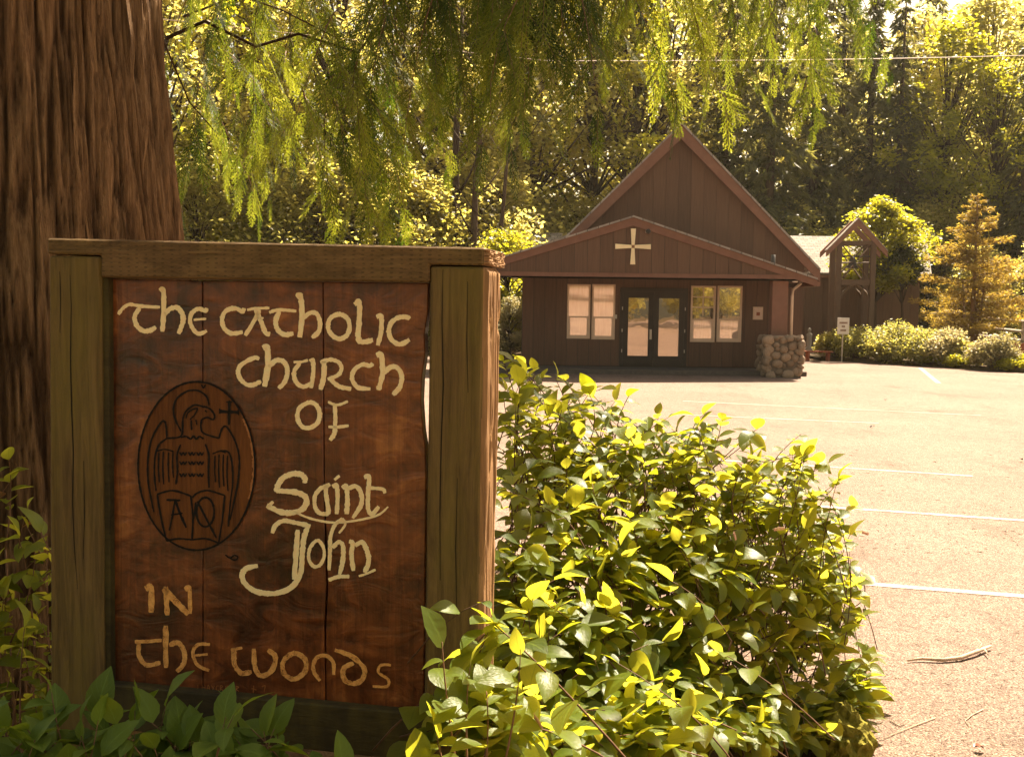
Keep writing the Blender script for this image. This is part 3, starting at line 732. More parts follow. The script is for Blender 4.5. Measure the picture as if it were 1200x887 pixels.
# top beam, notched over the posts
sboard('top_beam', [(55, 279), (567, 290), (567, 311), (503, 310), (503, 331), (118, 325), (118, 299), (55, 297.5)], 0.235, 'beam', sign, 0.004)
lp = [S(57, 299.5), S(117.5, 301), *reversed(down([((57, 299), (59, 780)), ((117.5, 301), (121, 800))], 0.35))]
lp = [S(57, 299.5), S(117.5, 301)] + down([((117.5, 301), (121, 800))], 0.35) + down([((57, 299.5), (59, 780))], 0.35)
prism('post', lp, back * 0.2, 'post', sign, 0.006)
rp_ = [S(504, 312), S(567, 313)] + down([((567, 313), (560, 770))], 0.35) + down([((504, 312), (497, 840))], 0.35)
prism('post', rp_, back * 0.17, 'post', sign, 0.006)
# rough split outer face of the right post, a cladding slab with cracks
rr = [S(567.4, 313), S(567.4, 313)]
e_top = S(567, 313); e_bot = down([((567, 313), (560, 770))], 0.35)[0]
V = []; Fc = []; nu, nvv = 26, 120
def rough_face(ptop, pbot, depth, name, mat):
    V = []; Fc = []; nu, nvv = 30, 150
    for j in range(nvv + 1):
        for i in range(nu + 1):
            p = ptop.lerp(pbot, j / nvv) + back * (0.004 + depth * i / nu)
            a = i / nu * 9; b = j / nvv * 13
            crack = abs(float(vnoise(a * 1.5 + 40, b * 0.45 + 3)) - 0.5) * 2
            h = 0.008 + 0.006 * float(vnoise(a * 2 + 9, b * 1.2)) - 0.012 * max(0, 1 - crack * 5)
            if i in (0, nu) or j in (0, nvv): h = -0.002
            V.append(p + su * h)
    for j in range(nvv):
        for i in range(nu):
            a = j * (nu + 1) + i; Fc.append((a, a + 1, a + nu + 2, a + nu + 1))
    return obj(name, V, Fc, mat, sign, True)
rough_face(e_top, e_bot, 0.162, 'weathered_side', 'endgrain')
rough_face(S(567.2, 292, 0.004), S(567.2, 310.5, 0.004), 0.225, 'beam_end', 'endgrain')
def crack(pix, wd):
    V = []; n = len(pix)
    for i, (x_, y_) in enumerate(pix):
        h_ = wd * math.sin(math.pi * (i + 0.25) / (n - 0.5)) + 0.15
        V += [S(x_ - h_, y_, 0.0012), S(x_ + h_, y_, 0.0012)]
    obj('crack', V, [(2 * i, 2 * i + 1, 2 * i + 3, 2 * i + 2) for i in range(n - 1)], 'carve', sign)
crack([(82, 322), (83.5, 360), (82.5, 420), (84, 480), (86, 530), (85, 590), (87, 640), (91, 690)], 0.55)
crack([(98, 540), (99, 600), (97.5, 655)], 0.4); crack([(70, 318), (71, 350), (70.3, 390)], 0.35)
crack([(519, 316), (518, 380), (519.5, 450), (517, 520), (515.5, 600), (516, 680)], 0.6); crack([(548, 330), (547, 400), (548.5, 460)], 0.35); crack([(536, 560), (534, 640), (535, 720)], 0.4)
crack([(400, 297), (397, 306), (393, 316), (391, 327)], 0.35)
# inner trim strips, bottom rail, back battens
sboard('trim_strip', [(118, 325.5), (127, 326), (130, 802), (121.5, 800)], 0.05, 'rail', sign, -0.012, 0.002)
sboard('bottom_rail', [(121.5, 801), (497, 837), (497, 893), (121.5, 853)], 0.12, 'rail', sign, -0.002, 0.004)
# panel boards: seams at the cracks, right edge warped away from the post
PO = -0.035
board_pix = [
    [(126, 327), (236.3, 329), (237, 560), (236.8, 815), (128, 806)],
    [(237.7, 329), (377.5, 330.5), (379, 560), (381.6, 690), (379.4, 735), (380.8, 828), (238, 815)],
    [(378.6, 330.5), (502, 332), (501, 368), (497.2, 392), (498.2, 414), (494.5, 440), (493.2, 470), (495.5, 505), (498, 520), (499, 560), (496, 840), (382.3, 828), (381.9, 735), (384.3, 690), (380.2, 560)],
]
boards = [sboard('panel_board', b, 0.035, 'panel', sign, PO, 0.0022) for b in board_pix]
sboard('backing_board', [(365, 333), (396, 333), (396, 835), (365, 832)], 0.012, 'rail', sign, PO - 0.038, 0)
sboard('backing_board', [(226, 333), (248, 333), (248, 822), (226, 820)], 0.012, 'rail', sign, PO - 0.038, 0)

def catmull(pts, n=9, closed=False):
    pts = [np.array(p, float) for p in pts]; out = []
    N = len(pts)
    if N == 2:
        return [pts[0] + (pts[1] - pts[0]) * t for t in np.linspace(0, 1, n)]
    rngi = range(N - 1)
    for i in rngi:
        if closed: p0 = pts[i - 1] if i > 0 else pts[N - 2]; p3 = pts[i + 2] if i + 2 < N else pts[1]
        else: p0 = pts[max(i - 1, 0)]; p3 = pts[min(i + 2, N - 1)]
        p1, p2 = pts[i], pts[i + 1]
        for t in np.linspace(0, 1, n, endpoint=False):
            out.append(0.5 * (2 * p1 + (p2 - p0) * t + (2 * p0 - 5 * p1 + 4 * p2 - p3) * t * t + (3 * p1 - p0 - 3 * p2 + p3) * t ** 3))
    out.append(pts[-1]); return out
ZOOM = {'A': (120, 320, 4.435), 'B': (300, 320, 4.433), 'S': (270, 540, 5.219), 'W': (120, 660, 3.158), 'E': (140, 430, 3.856)}
_letter_k = [0]
def strokes(name, zoom, lst, mat, parent, lift=0.0008, hgt=0.0011, wob=0.14, taper=True):
    ox, oy, sc = ZOOM[zoom]; A = Acc()
    for pts, wd in lst:
        closed = len(pts) > 3 and pts[0] == pts[-1]
        c = catmull(pts, 11, closed); n = len(c)
        _letter_k[0] += 1; sd = _letter_k[0] * 3.7
        rows = []
        for i, p in enumerate(c):
            t = c[min(i + 1, n - 1)] - c[max(i - 1, 0)]; L_ = np.hypot(*t) + 1e-9; nn = np.array([-t[1], t[0]]) / L_
            w_ = wd * (1 + wob * 2 * (float(vnoise(i * 0.55 + sd, sd)) - 0.5))
            # broad-nib pen: slightly thinner on horizontal runs
            if not closed and taper:
                e = min(i, n - 1 - i) / max(1, n - 1); w_ *= min(1.0, 0.72 + e * 3.2)
            j1 = 1 + 0.30 * (float(vnoise(i * 1.1 + sd, 7.1)) - 0.5); j2 = 1 + 0.30 * (float(vnoise(i * 1.1 + sd, 17.1)) - 0.5)
            row = []
            for s_, h_ in ((-0.5 * j1, 0), (-0.45 * j1, hgt), (0.0, hgt), (0.45 * j2, hgt), (0.5 * j2, 0)):
                q = p + nn * (w_ * s_)
                row.append(S(ox + q[0] / sc, oy + q[1] / sc, PO + lift + h_ - (0.0012 if h_ == 0 else 0)))
            rows.append(row)
        V = [v for r_ in rows for v in r_]; Fc = []
        for i in range(n - 1):
            for k in range(4): Fc.append((i * 5 + k, i * 5 + k + 1, (i + 1) * 5 + k + 1, (i + 1) * 5 + k))
        if not closed: Fc += [(0, 1, 2, 3, 4), tuple((n - 1) * 5 + k for k in (4, 3, 2, 1, 0))]
        A.add(V, Fc)
    return obj(name, A.v, A.f, mat, parent, False)
LET = [
 ('A', [([(82,215),(105,185),(140,164),(200,172),(300,178)],19), ([(195,182),(168,225),(178,272),(212,300),(250,298),(278,280)],26)], 0),
 ('A', [([(300,95),(316,88),(319,190),(312,305)],27), ([(322,218),(350,188),(388,180),(415,212),(418,255),(395,316)],27)], 0),
 ('A', [([(543,182),(535,197),(500,186),(464,210),(456,255),(476,298),(505,316),(543,300)],23), ([(474,243),(540,238)],13)], 0),
 ('A', [([(735,182),(728,200),(690,184),(645,195),(622,235),(632,285),(670,314),(730,306)],25)], 1),
 ('A', [([(752,192),(800,184),(868,182)],15), ([(818,190),(788,250),(742,325)],22), ([(796,190),(826,255),(848,310),(872,318)],25), ([(784,238),(838,234)],11)], 1),
 ('B', [([(68,205),(120,192),(210,198)],18), ([(122,200),(102,250),(115,298),(150,320),(195,314)],28)], 1),
 ('B', [([(212,128),(232,120),(238,220),(228,335)],30), ([(245,235),(280,208),(315,212),(332,255),(325,305),(290,336)],25)], 1),
 ('B', [([(430,214),(384,238),(375,285),(397,325),(437,342),(474,320),(486,272),(470,232),(430,214)],25)], 2),
 ('B', [([(512,165),(536,152),(536,250),(530,325),(548,358),(608,348)],28)], 2),
 ('B', [([(626,230),(650,224),(650,300),(632,376)],25)], 2),
 ('B', [([(798,240),(785,230),(745,230),(706,255),(690,300),(706,348),(750,370),(798,346)],26)], 2),
 ('A', [([(815,448),(795,440),(755,455),(712,488),(708,530),(738,572),(780,582),(825,562)],24)], 1),
 ('B', [([(36,392),(58,388),(60,490),(44,590)],30), ([(68,486),(105,454),(145,462),(163,505),(152,560),(118,600)],26)], 1),
 ('B', [([(195,462),(235,462),(270,452)],14), ([(228,468),(198,512),(208,565),(245,590),(288,572)],24), ([(282,462),(296,455),(297,525),(286,598)],23)], 1),
 ('B', [([(352,458),(353,530),(335,606)],27), ([(334,464),(385,450),(430,464),(444,498),(425,530),(372,552)],22), ([(388,552),(430,588),(495,602)],24)], 2),
 ('B', [([(606,468),(592,482),(550,476),(508,508),(500,552),(530,594),(595,602)],24)], 2),
 ('B', [([(626,430),(652,426),(656,530),(635,608)],28), ([(666,522),(700,488),(738,495),(757,540),(745,595),(710,632)],26)], 2),
 ('B', [([(275,672),(224,705),(217,757),(241,798),(281,803),(319,778),(331,730),(314,687),(275,672)],24)], 2),
 ('B', [([(374,668),(420,685),(478,666)],15), ([(410,678),(412,780),(406,835),(384,868)],23), ([(376,798),(420,800),(482,792)],16)], 2),
 ('S', [([(452,136),(455,108),(430,82),(375,80),(318,108),(285,165),(302,182),(400,192),(458,220),(460,270),(415,308),(318,315),(222,272)],36), ([(222,288),(262,248)],22), ([(390,310),(470,345),(560,368),(650,377),(780,362),(900,332),(965,280)],14)], 2),
 ('S', [([(600,150),(552,168),(517,215),(518,280),(545,318),(588,325)],26), ([(610,142),(584,165),(590,240),(600,310),(578,328)],27)], 2),
 ('S', [([(625,160),(650,150),(655,240),(650,325)],27), ([(636,116),(668,90)],18)], 2),
 ('S', [([(685,168),(708,156),(716,240),(710,325)],30), ([(716,172),(765,155),(797,192),(800,265),(748,350)],28)], 2),
 ('S', [([(818,102),(848,98),(842,200),(842,290),(866,325),(908,278)],28), ([(852,166),(930,172),(945,198)],22)], 2),
 ('S', [([(256,442),(275,395),(325,366),(400,378),(490,398)],29), ([(412,420),(402,560),(390,725)],32), ([(475,400),(450,470),(440,560),(430,680),(385,760),(310,802),(220,810),(130,785),(74,722),(90,662),(168,640)],34)], 2),
 ('S', [([(530,486),(487,532),(480,600),(510,644),(550,634),(574,577),(564,518),(530,486)],22)], 2),
 ('S', [([(688,352),(640,390),(612,465),(609,560),(603,668)],24), ([(684,350),(702,388),(664,442)],16), ([(625,532),(660,496),(688,518),(688,600),(668,695)],28), ([(600,728),(660,708),(728,706)],24)], 2),
 ('S', [([(725,492),(748,502),(740,570),(752,672)],28), ([(762,518),(808,498),(838,560),(845,620),(820,682)],30), ([(785,704),(830,690),(888,664)],15)], 2),
 ('W', [([(160,96),(180,90),(180,182)],22)], 0, 'worncream'),
 ('W', [([(235,85),(240,192)],20), ([(226,92),(270,140),(318,188)],22), ([(306,98),(322,94),(325,186)],17)], 0, 'worncream'),
 ('W', [([(120,290),(170,288),(220,284)],14), ([(135,296),(136,342),(165,376),(215,366)],17)], 0, 'worncream'),
 ('W', [([(234,230),(235,386)],20), ([(247,302),(282,294),(304,332),(300,372),(275,400)],19)], 0, 'worncream'),
 ('W', [([(398,300),(355,300),(335,330),(352,375),(395,396)],13), ([(340,340),(390,336)],9)], 1, 'worncream'),
 ('W', [([(475,320),(518,312)],11), ([(487,318),(489,372),(515,406),(552,400)],19), ([(560,315),(566,388),(590,416),(628,394),(640,345),(612,320)],19)], 1, 'worncream'),
 ('W', [([(712,332),(671,360),(671,404),(708,428),(749,400),(750,356),(712,332)],19)], 1, 'worncream'),
 ('W', [([(805,434),(781,395),(790,352),(825,340),(854,366),(856,412)],15)], 2, 'worncream'),
 ('W', [([(860,320),(920,342),(968,387),(962,428),(930,444),(897,430),(892,390),(930,368)],19)], 2, 'worncream'),
 ('W', [([(1068,376),(1032,376),(1022,402),(1058,430),(1052,455),(1000,454)],11)], 2, 'worncream'),
]
for it in LET:
    strokes('letter', it[0], it[1], it[3] if len(it) > 3 else 'cream', boards[it[2]])
# small carved signature
sig = []
x = 345
for ch in 'J.HAYCRIPER':
    g_ = {'J': [[(8,-9),(8,6),(0,8)]], '.': [[(2,7),(4,8)]], 'H': [[(0,-9),(0,9)],[(11,-9),(11,9)],[(0,0),(11,0)]], 'A': [[(0,9),(6,-9),(12,9)],[(3,3),(9,3)]],
          'Y': [[(0,-9),(6,0)],[(12,-9),(4,9)]], 'C': [[(11,-8),(2,-6),(2,7),(11,8)]], 'R': [[(0,9),(0,-9),(9,-6),(1,0),(10,9)]], 'I': [[(2,-9),(2,9)]],
          'P': [[(0,9),(0,-9),(9,-5),(1,1)]], 'E': [[(10,-9),(1,-9),(1,9),(10,9)],[(1,0),(8,0)]]}[ch]
    for q in g_: sig.append(([(x + a, 457 + (x - 345) * 0.045 + b) for a, b in q], 2.6))
    x += 7 if ch in '.I' else 17
sig += [([(560, 452), (558, 478)], 3), ([(552, 462), (570, 468)], 3), ([(590, 456), (602, 452), (598, 474)], 3)]
tag(strokes('carved_signature', 'W', sig, 'rim', boards[1], taper=False), kind='stuff')
# emblem: oval medallion with a carved eagle over an open book
def oval_pts(cx, cy, rx, ry, n=48): return [(cx + rx * math.cos(2 * math.pi * k / n), cy + ry * math.sin(2 * math.pi * k / n)) for k in range(n)]
ox, oy, sc_e = ZOOM['E']
ov = [S(ox + a / sc_e, oy + b / sc_e, PO + 0.0015) for a, b in oval_pts(348, 447, 262, 376)]
med = prism('eagle_medallion', ov, back * 0.006, 'oval', sign)
ring = oval_pts(348, 447, 264, 380, 40); ring.append(ring[0])
E = [(ring, 9)]
def st(*p, w=9): E.append((list(p), w))
st((278,290),(245,215),(255,150),(300,112),(350,106),(392,132),(405,172))
st((286,292),(287,235),(302,198),(340,172),(385,182))
st((382,178),(412,192),(430,220),(422,238),(398,228),(372,236)); st((372,236),(368,270),(382,300),(450,322))
st((300,232),(308,208),(330,192),(352,188),(340,215),(318,238), w=7); st((324,240),(326,285)); st((345,238),(350,262), w=6); st((386,196),(396,204), w=7)
st((286,290),(272,316),(215,322)); st((278,318),(300,312)); st((300,312),(322,326)); st((322,326),(335,310)); st((335,310),(347,328)); st((347,328),(360,312)); st((360,312),(380,324))
st((214,322),(210,262),(196,244),(165,285),(140,345),(128,430),(130,520),(142,590),(155,655))
st((215,322),(180,350),(162,400),(158,480),(165,560))
st((450,322),(462,282),(480,268),(505,300),(528,350),(542,420),(535,520),(515,620),(500,690))
st((455,378),(492,385),(508,430),(512,520),(500,620),(492,720))
for x_, a_, b_ in ((178,385,520),(198,380,530),(222,385,520),(242,385,500),(432,400,520),(450,395,545),(470,395,540),(488,400,560)): st((x_,a_),(x_-2,(a_+b_)/2),(x_+2,b_), w=7)
st((170,380),(205,372),(245,382), w=7); st((420,392),(455,380),(480,388), w=7)
st((276,350),(260,400),(262,470),(255,530)); st((388,348),(404,400),(402,470),(405,545))
for y_ in (390, 432, 486):
    for x_ in (285, 325, 362): st((x_-13,y_-6),(x_-5,y_+8),(x_+3,y_-4),(x_+10,y_+8),(x_+18,y_-6), w=7)
st((170,575),(240,558),(322,582)); st((322,582),(332,680),(328,778)); st((170,575),(188,680),(212,785)); st((212,785),(270,775),(328,780))
st((330,590),(350,570),(400,558),(476,580)); st((476,580),(465,690),(448,795)); st((328,780),(390,775),(448,795))
st((212,600),(275,602), w=11); st((250,602),(240,670),(225,738), w=9); st((252,602),(275,665),(302,725), w=11); st((232,668),(285,660), w=8)
qo = oval_pts(388, 655, 40, 66, 14); qo.append(qo[0]); E.append((qo, 10)); st((352,606),(395,690),(438,772), w=10); st((345,610),(335,690), w=8)
st((497,152),(494,262), w=14); st((450,200),(540,206), w=14); st((482,158),(510,158), w=7); st((452,188),(454,212), w=7); st((536,194),(538,218), w=7)
strokes('carved_line', 'E', E, 'carve', med, lift=0.0024, hgt=0.0012, wob=0.25)
rimp = [(348 + 258 * math.cos(t), 447 + 366 * math.sin(t)) for t in np.linspace(-0.62, 0.42, 12)]
strokes('worn_rim', 'E', [(rimp, 9)], 'rim', med, lift=0.0020, hgt=0.001, wob=0.9)
strokes('carved_mark', 'E', [([(478,848),(500,862),(520,850),(535,860),(522,872),(500,864)], 7)], 'carve', boards[1], lift=0.0026, hgt=0.001)
strokes('carved_mark', 'E', [([(370,80),(380,95),(388,80)], 7)], 'carve', boards[1], lift=0.0026, hgt=0.001)

# ------------------------------------------------------------------ LEAVES
def leaf_template(curl, fold, wave, nseg=6):
    V = []; uv = []; Fc = []
    for i in range(nseg + 1):
        t = i / nseg
        wd = 0.30 * (math.sin(math.pi * min(1, t ** 0.80)) ** 0.80) if 0 < t < 1 else 0.012
        if t > 0.82: wd *= 1 - 0.35 * (t - 0.82) / 0.18
        z = -curl * t * t + 0.05 * math.sin(t * 3)
        for s in (-1, 0, 1):
            V.append((t, s * wd, z + abs(s) * fold * wd + wave * s * math.sin(t * 7) * wd)); uv.append((t, 0.5 + s * 0.5))
    for i in range(nseg):
        for k in (0, 1):
            Fc.append((i * 3 + k, (i + 1) * 3 + k, (i + 1) * 3 + k + 1, i * 3 + k + 1))
    return np.array(V), Fc, np.array(uv)
TEMPL = [leaf_template(0.16, 0.30, 0.05), leaf_template(0.32, 0.18, -0.1), leaf_template(0.05, 0.42, 0.12), leaf_template(0.24, 0.1, 0.15), leaf_template(-0.08, 0.35, -0.06)]
def leaf_mesh(k, mat, name='leaf'):
    V, Fc, uv = TEMPL[k]
    me = mesh(name, V, Fc, mat, True, np.full(len(V), 0.5))
    ul = me.uv_layers.new(name='uv'); idx = np.empty(len(me.loops), np.int32); me.loops.foreach_get('vertex_index', idx)
    ul.data.foreach_set('uv', uv[idx].reshape(-1).astype(np.float32)); return me
LEAFM = {q: [leaf_mesh(k, q) for k in range(len(TEMPL))] for q in ('salal', 'groundleaf')}
def leaf_mass(name, leaves, mat):
    """leaves: list of (origin, R 3x3 rows=axes, scale, template, tint)"""
    Vs = []; Fs = []; UV = []; T = []; o = 0
    for (p, R, s, k, tn) in leaves:
        V, Fc, uv = TEMPL[k]
        Vs.append(np.asarray(p) + (V * s) @ R); T.append(np.full(len(V), tn)); UV.append(uv)
        Fs += [tuple(i + o for i in f) for f in Fc]; o += len(V)
    Vs = np.concatenate(Vs); UV = np.concatenate(UV); T = np.concatenate(T)
    me = mesh(name, Vs, Fs, mat, True, T)
    ul = me.uv_layers.new(name='uv'); idx = np.empty(len(me.loops), np.int32); me.loops.foreach_get('vertex_index', idx)
    ul.data.foreach_set('uv', UV[idx].reshape(-1).astype(np.float32)); return me
def frame_from(d, up):
    d = d / np.linalg.norm(d); y = np.cross(up, d); ln = np.linalg.norm(y)
    if ln < 1e-4: y = np.array([1.0, 0, 0])
    else: y = y / ln
    return np.array([d, y, np.cross(d, y)])
def grow_stem(b, tip, rg, leafsize, nleaf, leaves, stems, r0=0.0035, start=0.35, bow=0.12):
    """an arching twig from b to tip with alternate leaves on its upper part"""
    b = np.asarray(b, float); tip = np.asarray(tip, float); mid = (b + tip) / 2
    L = np.linalg.norm(tip - b)
    mid = mid + np.array([rg.normal(0, bow), rg.normal(0, bow), 0.12]) * L
    pts = [(1 - t) ** 2 * b + 2 * t * (1 - t) * mid + t * t * tip for t in np.linspace(0, 1, 7)]
    stems.add(*tube(pts, list(np.linspace(r0, r0 * 0.4, 7)), 4))
    sd = rg.choice([-1, 1])
    for i in range(nleaf):
        t = start + (1 - start) * (i + 0.5) / nleaf
        q = (1 - t) ** 2 * b + 2 * t * (1 - t) * mid + t * t * tip
        ax = 2 * (1 - t) * (mid - b) + 2 * t * (tip - mid); ax /= np.linalg.norm(ax) + 1e-9
        h = np.cross(ax, [0, 0, 1.0]); h = h / (np.linalg.norm(h) + 1e-6)
        ang = rg.uniform(-0.7, 0.7)
        h = h * math.cos(ang) + np.cross(ax, h) * math.sin(ang)
        sd = -sd
        d = ax * np.array([0.6, 0.6, 0.35]) * rg.uniform(0.3, 1.0) + h * sd * rg.uniform(0.6, 1.0) + np.array([0, 0, rg.uniform(-0.5, 0.12)])
        if i == nleaf - 1: d = ax + rg.normal(0, 0.25, 3)
        up = np.array([rg.normal(0, 0.3), rg.normal(0, 0.3), 1.0])
        leaves.append((q, frame_from(d, up), leafsize * rg.uniform(0.45, 1.18), int(rg.integers(len(TEMPL))), float(np.clip(rg.normal(0.54, 0.26), 0, 1))))

def make_bush(name, loc, label, leaves, stems, nbig, cat='shrub', mat_mass='salal'):
    e = empty(name, loc, label, cat)
    lo = np.array(loc)
    # choose the leaves that show largest
    sc = []
    for i, (p, R, s, k, tn) in enumerate(leaves):
        c = np.asarray(p) + R[0] * s * 0.5; x, y, z = proj(c)
        if z <= 0.3 or not (-20 < x < 1220 and -20 < y < 900): continue
        sc.append((x, y, z, s / z * abs(float(np.dot(R[2], (c - np.array(EYE)) / np.linalg.norm(c - np.array(EYE))))), i))
    cell = {}
    for x, y, z, q, i in sc:
        c = (int(x // 14), int(y // 14))
        if c not in cell or z < cell[c][0]: cell[c] = (z, q, i)
    best = [i for z, q, i in sorted(cell.values(), key=lambda a: -a[1])[:nbig]]
    bs = set(best)
    for i in best:
        p, R, s, k, tn = leaves[i]
        o = add('leaf', LEAFM[mat_mass][k], e)
        mt = Matrix([[R[0][r_] * s, R[1][r_] * s, R[2][r_] * s, p[r_] - lo[r_]] for r_ in range(3)] + [[0, 0, 0, 1]])
        o.matrix_local = mt
    rest = [(np.asarray(p) - lo, R, s, k, tn) for i, (p, R, s, k, tn) in enumerate(leaves) if i not in bs]
    if rest:
        o = add('leaf_mass', leaf_mass('leaf_mass', rest, mat_mass), e); tag(o, kind='stuff')
    obj('stems', stems.v, stems.f, 'stem', e, True)
    return e

# --- the salal bush beside the sign
rg = np.random.default_rng(11)
SIL = [(470, 760), (500, 735), (560, 700), (578, 420), (592, 405), (640, 412), (680, 432), (710, 447), (760, 462), (800, 478), (860, 490), (912, 492), (950, 520), (985, 548), (1005, 600), (1015, 650), (1018, 720), (1025, 760), (1028, 800), (1012, 840), (1000, 887)]
def sil_top(px):
    return float(np.interp(px, [520, 565, 578, 592, 640, 680, 710, 760, 800, 860, 912, 950, 985, 1005, 1018, 1026],
                               [800, 760, 428, 418, 420, 436, 450, 466, 478, 486, 490, 512, 542, 602, 690, 790]))
leaves = []; stems = Acc()
cnt = 0
while cnt < 700:
    px = rg.uniform(560, 1022); top = sil_top(px)
    py = top + (960 - top) * rg.random() ** 1.0
    t = (py - top) / (930 - top)
    df = 2.25 + max(0, (px - 600) / 420) ** 1.3 * 2.5
    db = 4.5 + 0.25 * (px - 600) / 420
    D = db + (df - db) * np.clip(t, 0, 1) ** 0.8 + abs(rg.normal(0, 0.22)) * (1 if rg.random() < 0.7 else 2.5)
    if px < 585 and D > 2.5: 
        if py < 700: continue
        D = 2.3 + rg.uniform(0, 0.1)
    tip = np.array(P(px, py, D))
    if px < 600 and D < 3.0 and D > 2.42: continue
    gz_ = float(bed_h(tip[0], tip[1]))
    if tip[2] < gz_ + 0.12: 
        tip[2] = gz_ + 0.12 + rg.uniform(0, 0.12)
    d0_ = np.array([rg.normal(-0.05, 0.2) - 0.15 * max(0, (px - 850) / 150), rg.normal(0.22, 0.16), -rg.uniform(0.2, 0.5)])
    b = tip + d0_
    if px < 640: b[0] = max(b[0], 0.02 if tip[1] > 2.45 else -0.4)
    b[2] = max(b[2], gz_ - 0.02)
    # keep sprays off the sign
    ls = 0.122 if t > 0.25 else 0.108
    grow_stem(b, tip, rg, ls, int(rg.integers(6, 10)), leaves, stems)
    if rg.random() < 0.35:
        root = np.array([min(b[0] + rg.normal(0, 0.15), float(bed_right(b[1])) - 0.15), b[1] + rg.normal(0.1, 0.15), 0.0]); root[2] = float(bed_h(root[0], root[1])) - 0.03
        stems.add(*tube([root, (root + b) / 2 + rg.normal(0, 0.06, 3), b], [0.006, 0.005, 0.0035], 5))
    cnt += 1
# back half of the bush, beyond its crest
for i in range(170):
    px = rg.uniform(590, 1000); top = sil_top(px) + rg.uniform(5, 70); D = rg.uniform(4.6, 5.5)
    tip = np.array(P(px, top, D)); tip[2] -= (D - 4.6) * 0.6
    gz_ = float(bed_h(tip[0], tip[1])); tip[2] = max(tip[2], gz_ + 0.15)
    grow_stem(tip + np.array([rg.normal(0, .15), rg.normal(0, .15), -0.5]), tip, rg, 0.1, 8, leaves, stems)
def behind_sign(p):   # reject leaves that would poke through the sign frame
    q = Vector(p) - s0; a = q.dot(su); dpt = q.dot(back)
    return -1.36 < a < 0.05 and -0.06 < dpt < 0.32
leaves = [l for l in leaves if not behind_sign(l[0]) and not behind_sign(np.asarray(l[0]) + l[1][0] * l[2])]
salal = make_bush('salal_bush', (0.8, 3.6, 0.5), 'big glossy yellow-green broadleaf bush spilling onto the asphalt beside the carved sign', leaves, stems, 300)
# flower spikes
fm = []
for k in range(2):
    A = Acc(); r = random.Random(k)
    A.add(*tube([(0, 0, 0), (0.05, 0, 0.008), (0.1, 0, 0)], 0.0018, 4))
    for i in range(8):
        x_ = 0.015 + i * 0.011; A.add(*tube([(x_, 0, 0.004), (x_, 0.002, -0.006), (x_, 0.002, -0.016), (x_, 0.002, -0.02)], [0.001, 0.0042, 0.0042, 0.002], 5))
    fm.append(mesh('flower_spike', A.v, A.f, 'flower', True))
for (px, py, D) in ((625, 835, 2.35), (860, 622, 4.0), (905, 620, 4.2), (1010, 622, 4.3)):
    o = add('flower_spike', fm[px % 2], salal, P(px, py, D) - Vector((0.8, 3.6, 0.5))); o.rotation_euler = (0, rg.uniform(-0.2, 0.9), rg.uniform(-3, 3)); o.scale = (0.55, 0.55, 0.55)

# --- low plants in front of the sign
leaves = []; stems = Acc(); rg = np.random.default_rng(5)
fixed = [(158, 810, 2.2), (195, 800, 2.24), (60, 785, 2.2), (255, 850, 2.15), (320, 820, 2.28), (180, 850, 2.1), (220, 870, 2.05), (30, 830, 2.1), (95, 840, 2.12), (130, 870, 2.05), (280, 880, 2.0), (330, 850, 2.2), (400, 880, 2.2), (20, 880, 2.0), (70, 880, 2.0), (340, 885, 2.1), (150, 885, 2.0)]
for (px, py, D) in [(a, b, max(c, 2.14)) for a, b, c in fixed] + [(rg.uniform(-40, 340), rg.uniform(815, 960), rg.uniform(2.1, 2.42)) for _ in range(125)]:
    if px > 310 and py < 830: continue
    tip = np.array(P(px, py + 22, D)); b = tip + np.array([rg.normal(0, .12), rg.normal(0.0, .06), -rg.uniform(0.2, 0.35)])
    grow_stem(b, tip, rg, 0.098, int(rg.integers(5, 8)), leaves, stems, 0.0025, 0.3)
    stems.add(*tube([b, (b[0], b[1] + 0.02, float(bed_h(b[0], b[1])) - 0.02)], [0.003, 0.004], 4))
leaves = [l for l in leaves if not behind_sign(l[0]) and not behind_sign(np.asarray(l[0]) + l[1][0] * l[2])]
make_bush('ground_shrub', (-0.7, 2.15, 0.5), 'low dark green leafy plants crowding the foot of the carved sign', leaves, stems, 260, mat_mass='groundleaf')
# --- taller stems between the cedar trunk and the sign
leaves = []; stems = Acc(); rg = np.random.default_rng(6)
for (px, py, D) in [(10, 535, 3.25), (35, 590, 3.2), (20, 625, 3.2), (48, 650, 3.25), (5, 690, 3.2), (40, 710, 3.15), (15, 560, 3.3), (30, 745, 3.1), (-20, 640, 3.2), (50, 620, 3.3)] + [(rg.uniform(-70, 58), rg.uniform(600, 900), rg.uniform(3.0, 3.4)) for _ in range(34)]:
    tip = np.array(P(px, py, D)); b = tip + np.array([rg.normal(0, .1), rg.normal(0, .06), -rg.uniform(0.3, 0.5)])
    grow_stem(b, tip, rg, 0.092, int(rg.integers(5, 9)), leaves, stems, 0.003, 0.3)
    stems.add(*tube([b, (b[0], b[1] + 0.03, float(bed_h(b[0], b[1])) - 0.02)], [0.003, 0.004], 4))
leaves = [l for l in leaves if not behind_sign(l[0]) and not behind_sign(np.asarray(l[0]) + l[1][0] * l[2])]
make_bush('leafy_shrub', (-1.8, 3.2, 0.5), 'tall leafy stems catching sun between the cedar trunk and the sign', leaves, stems, 160)
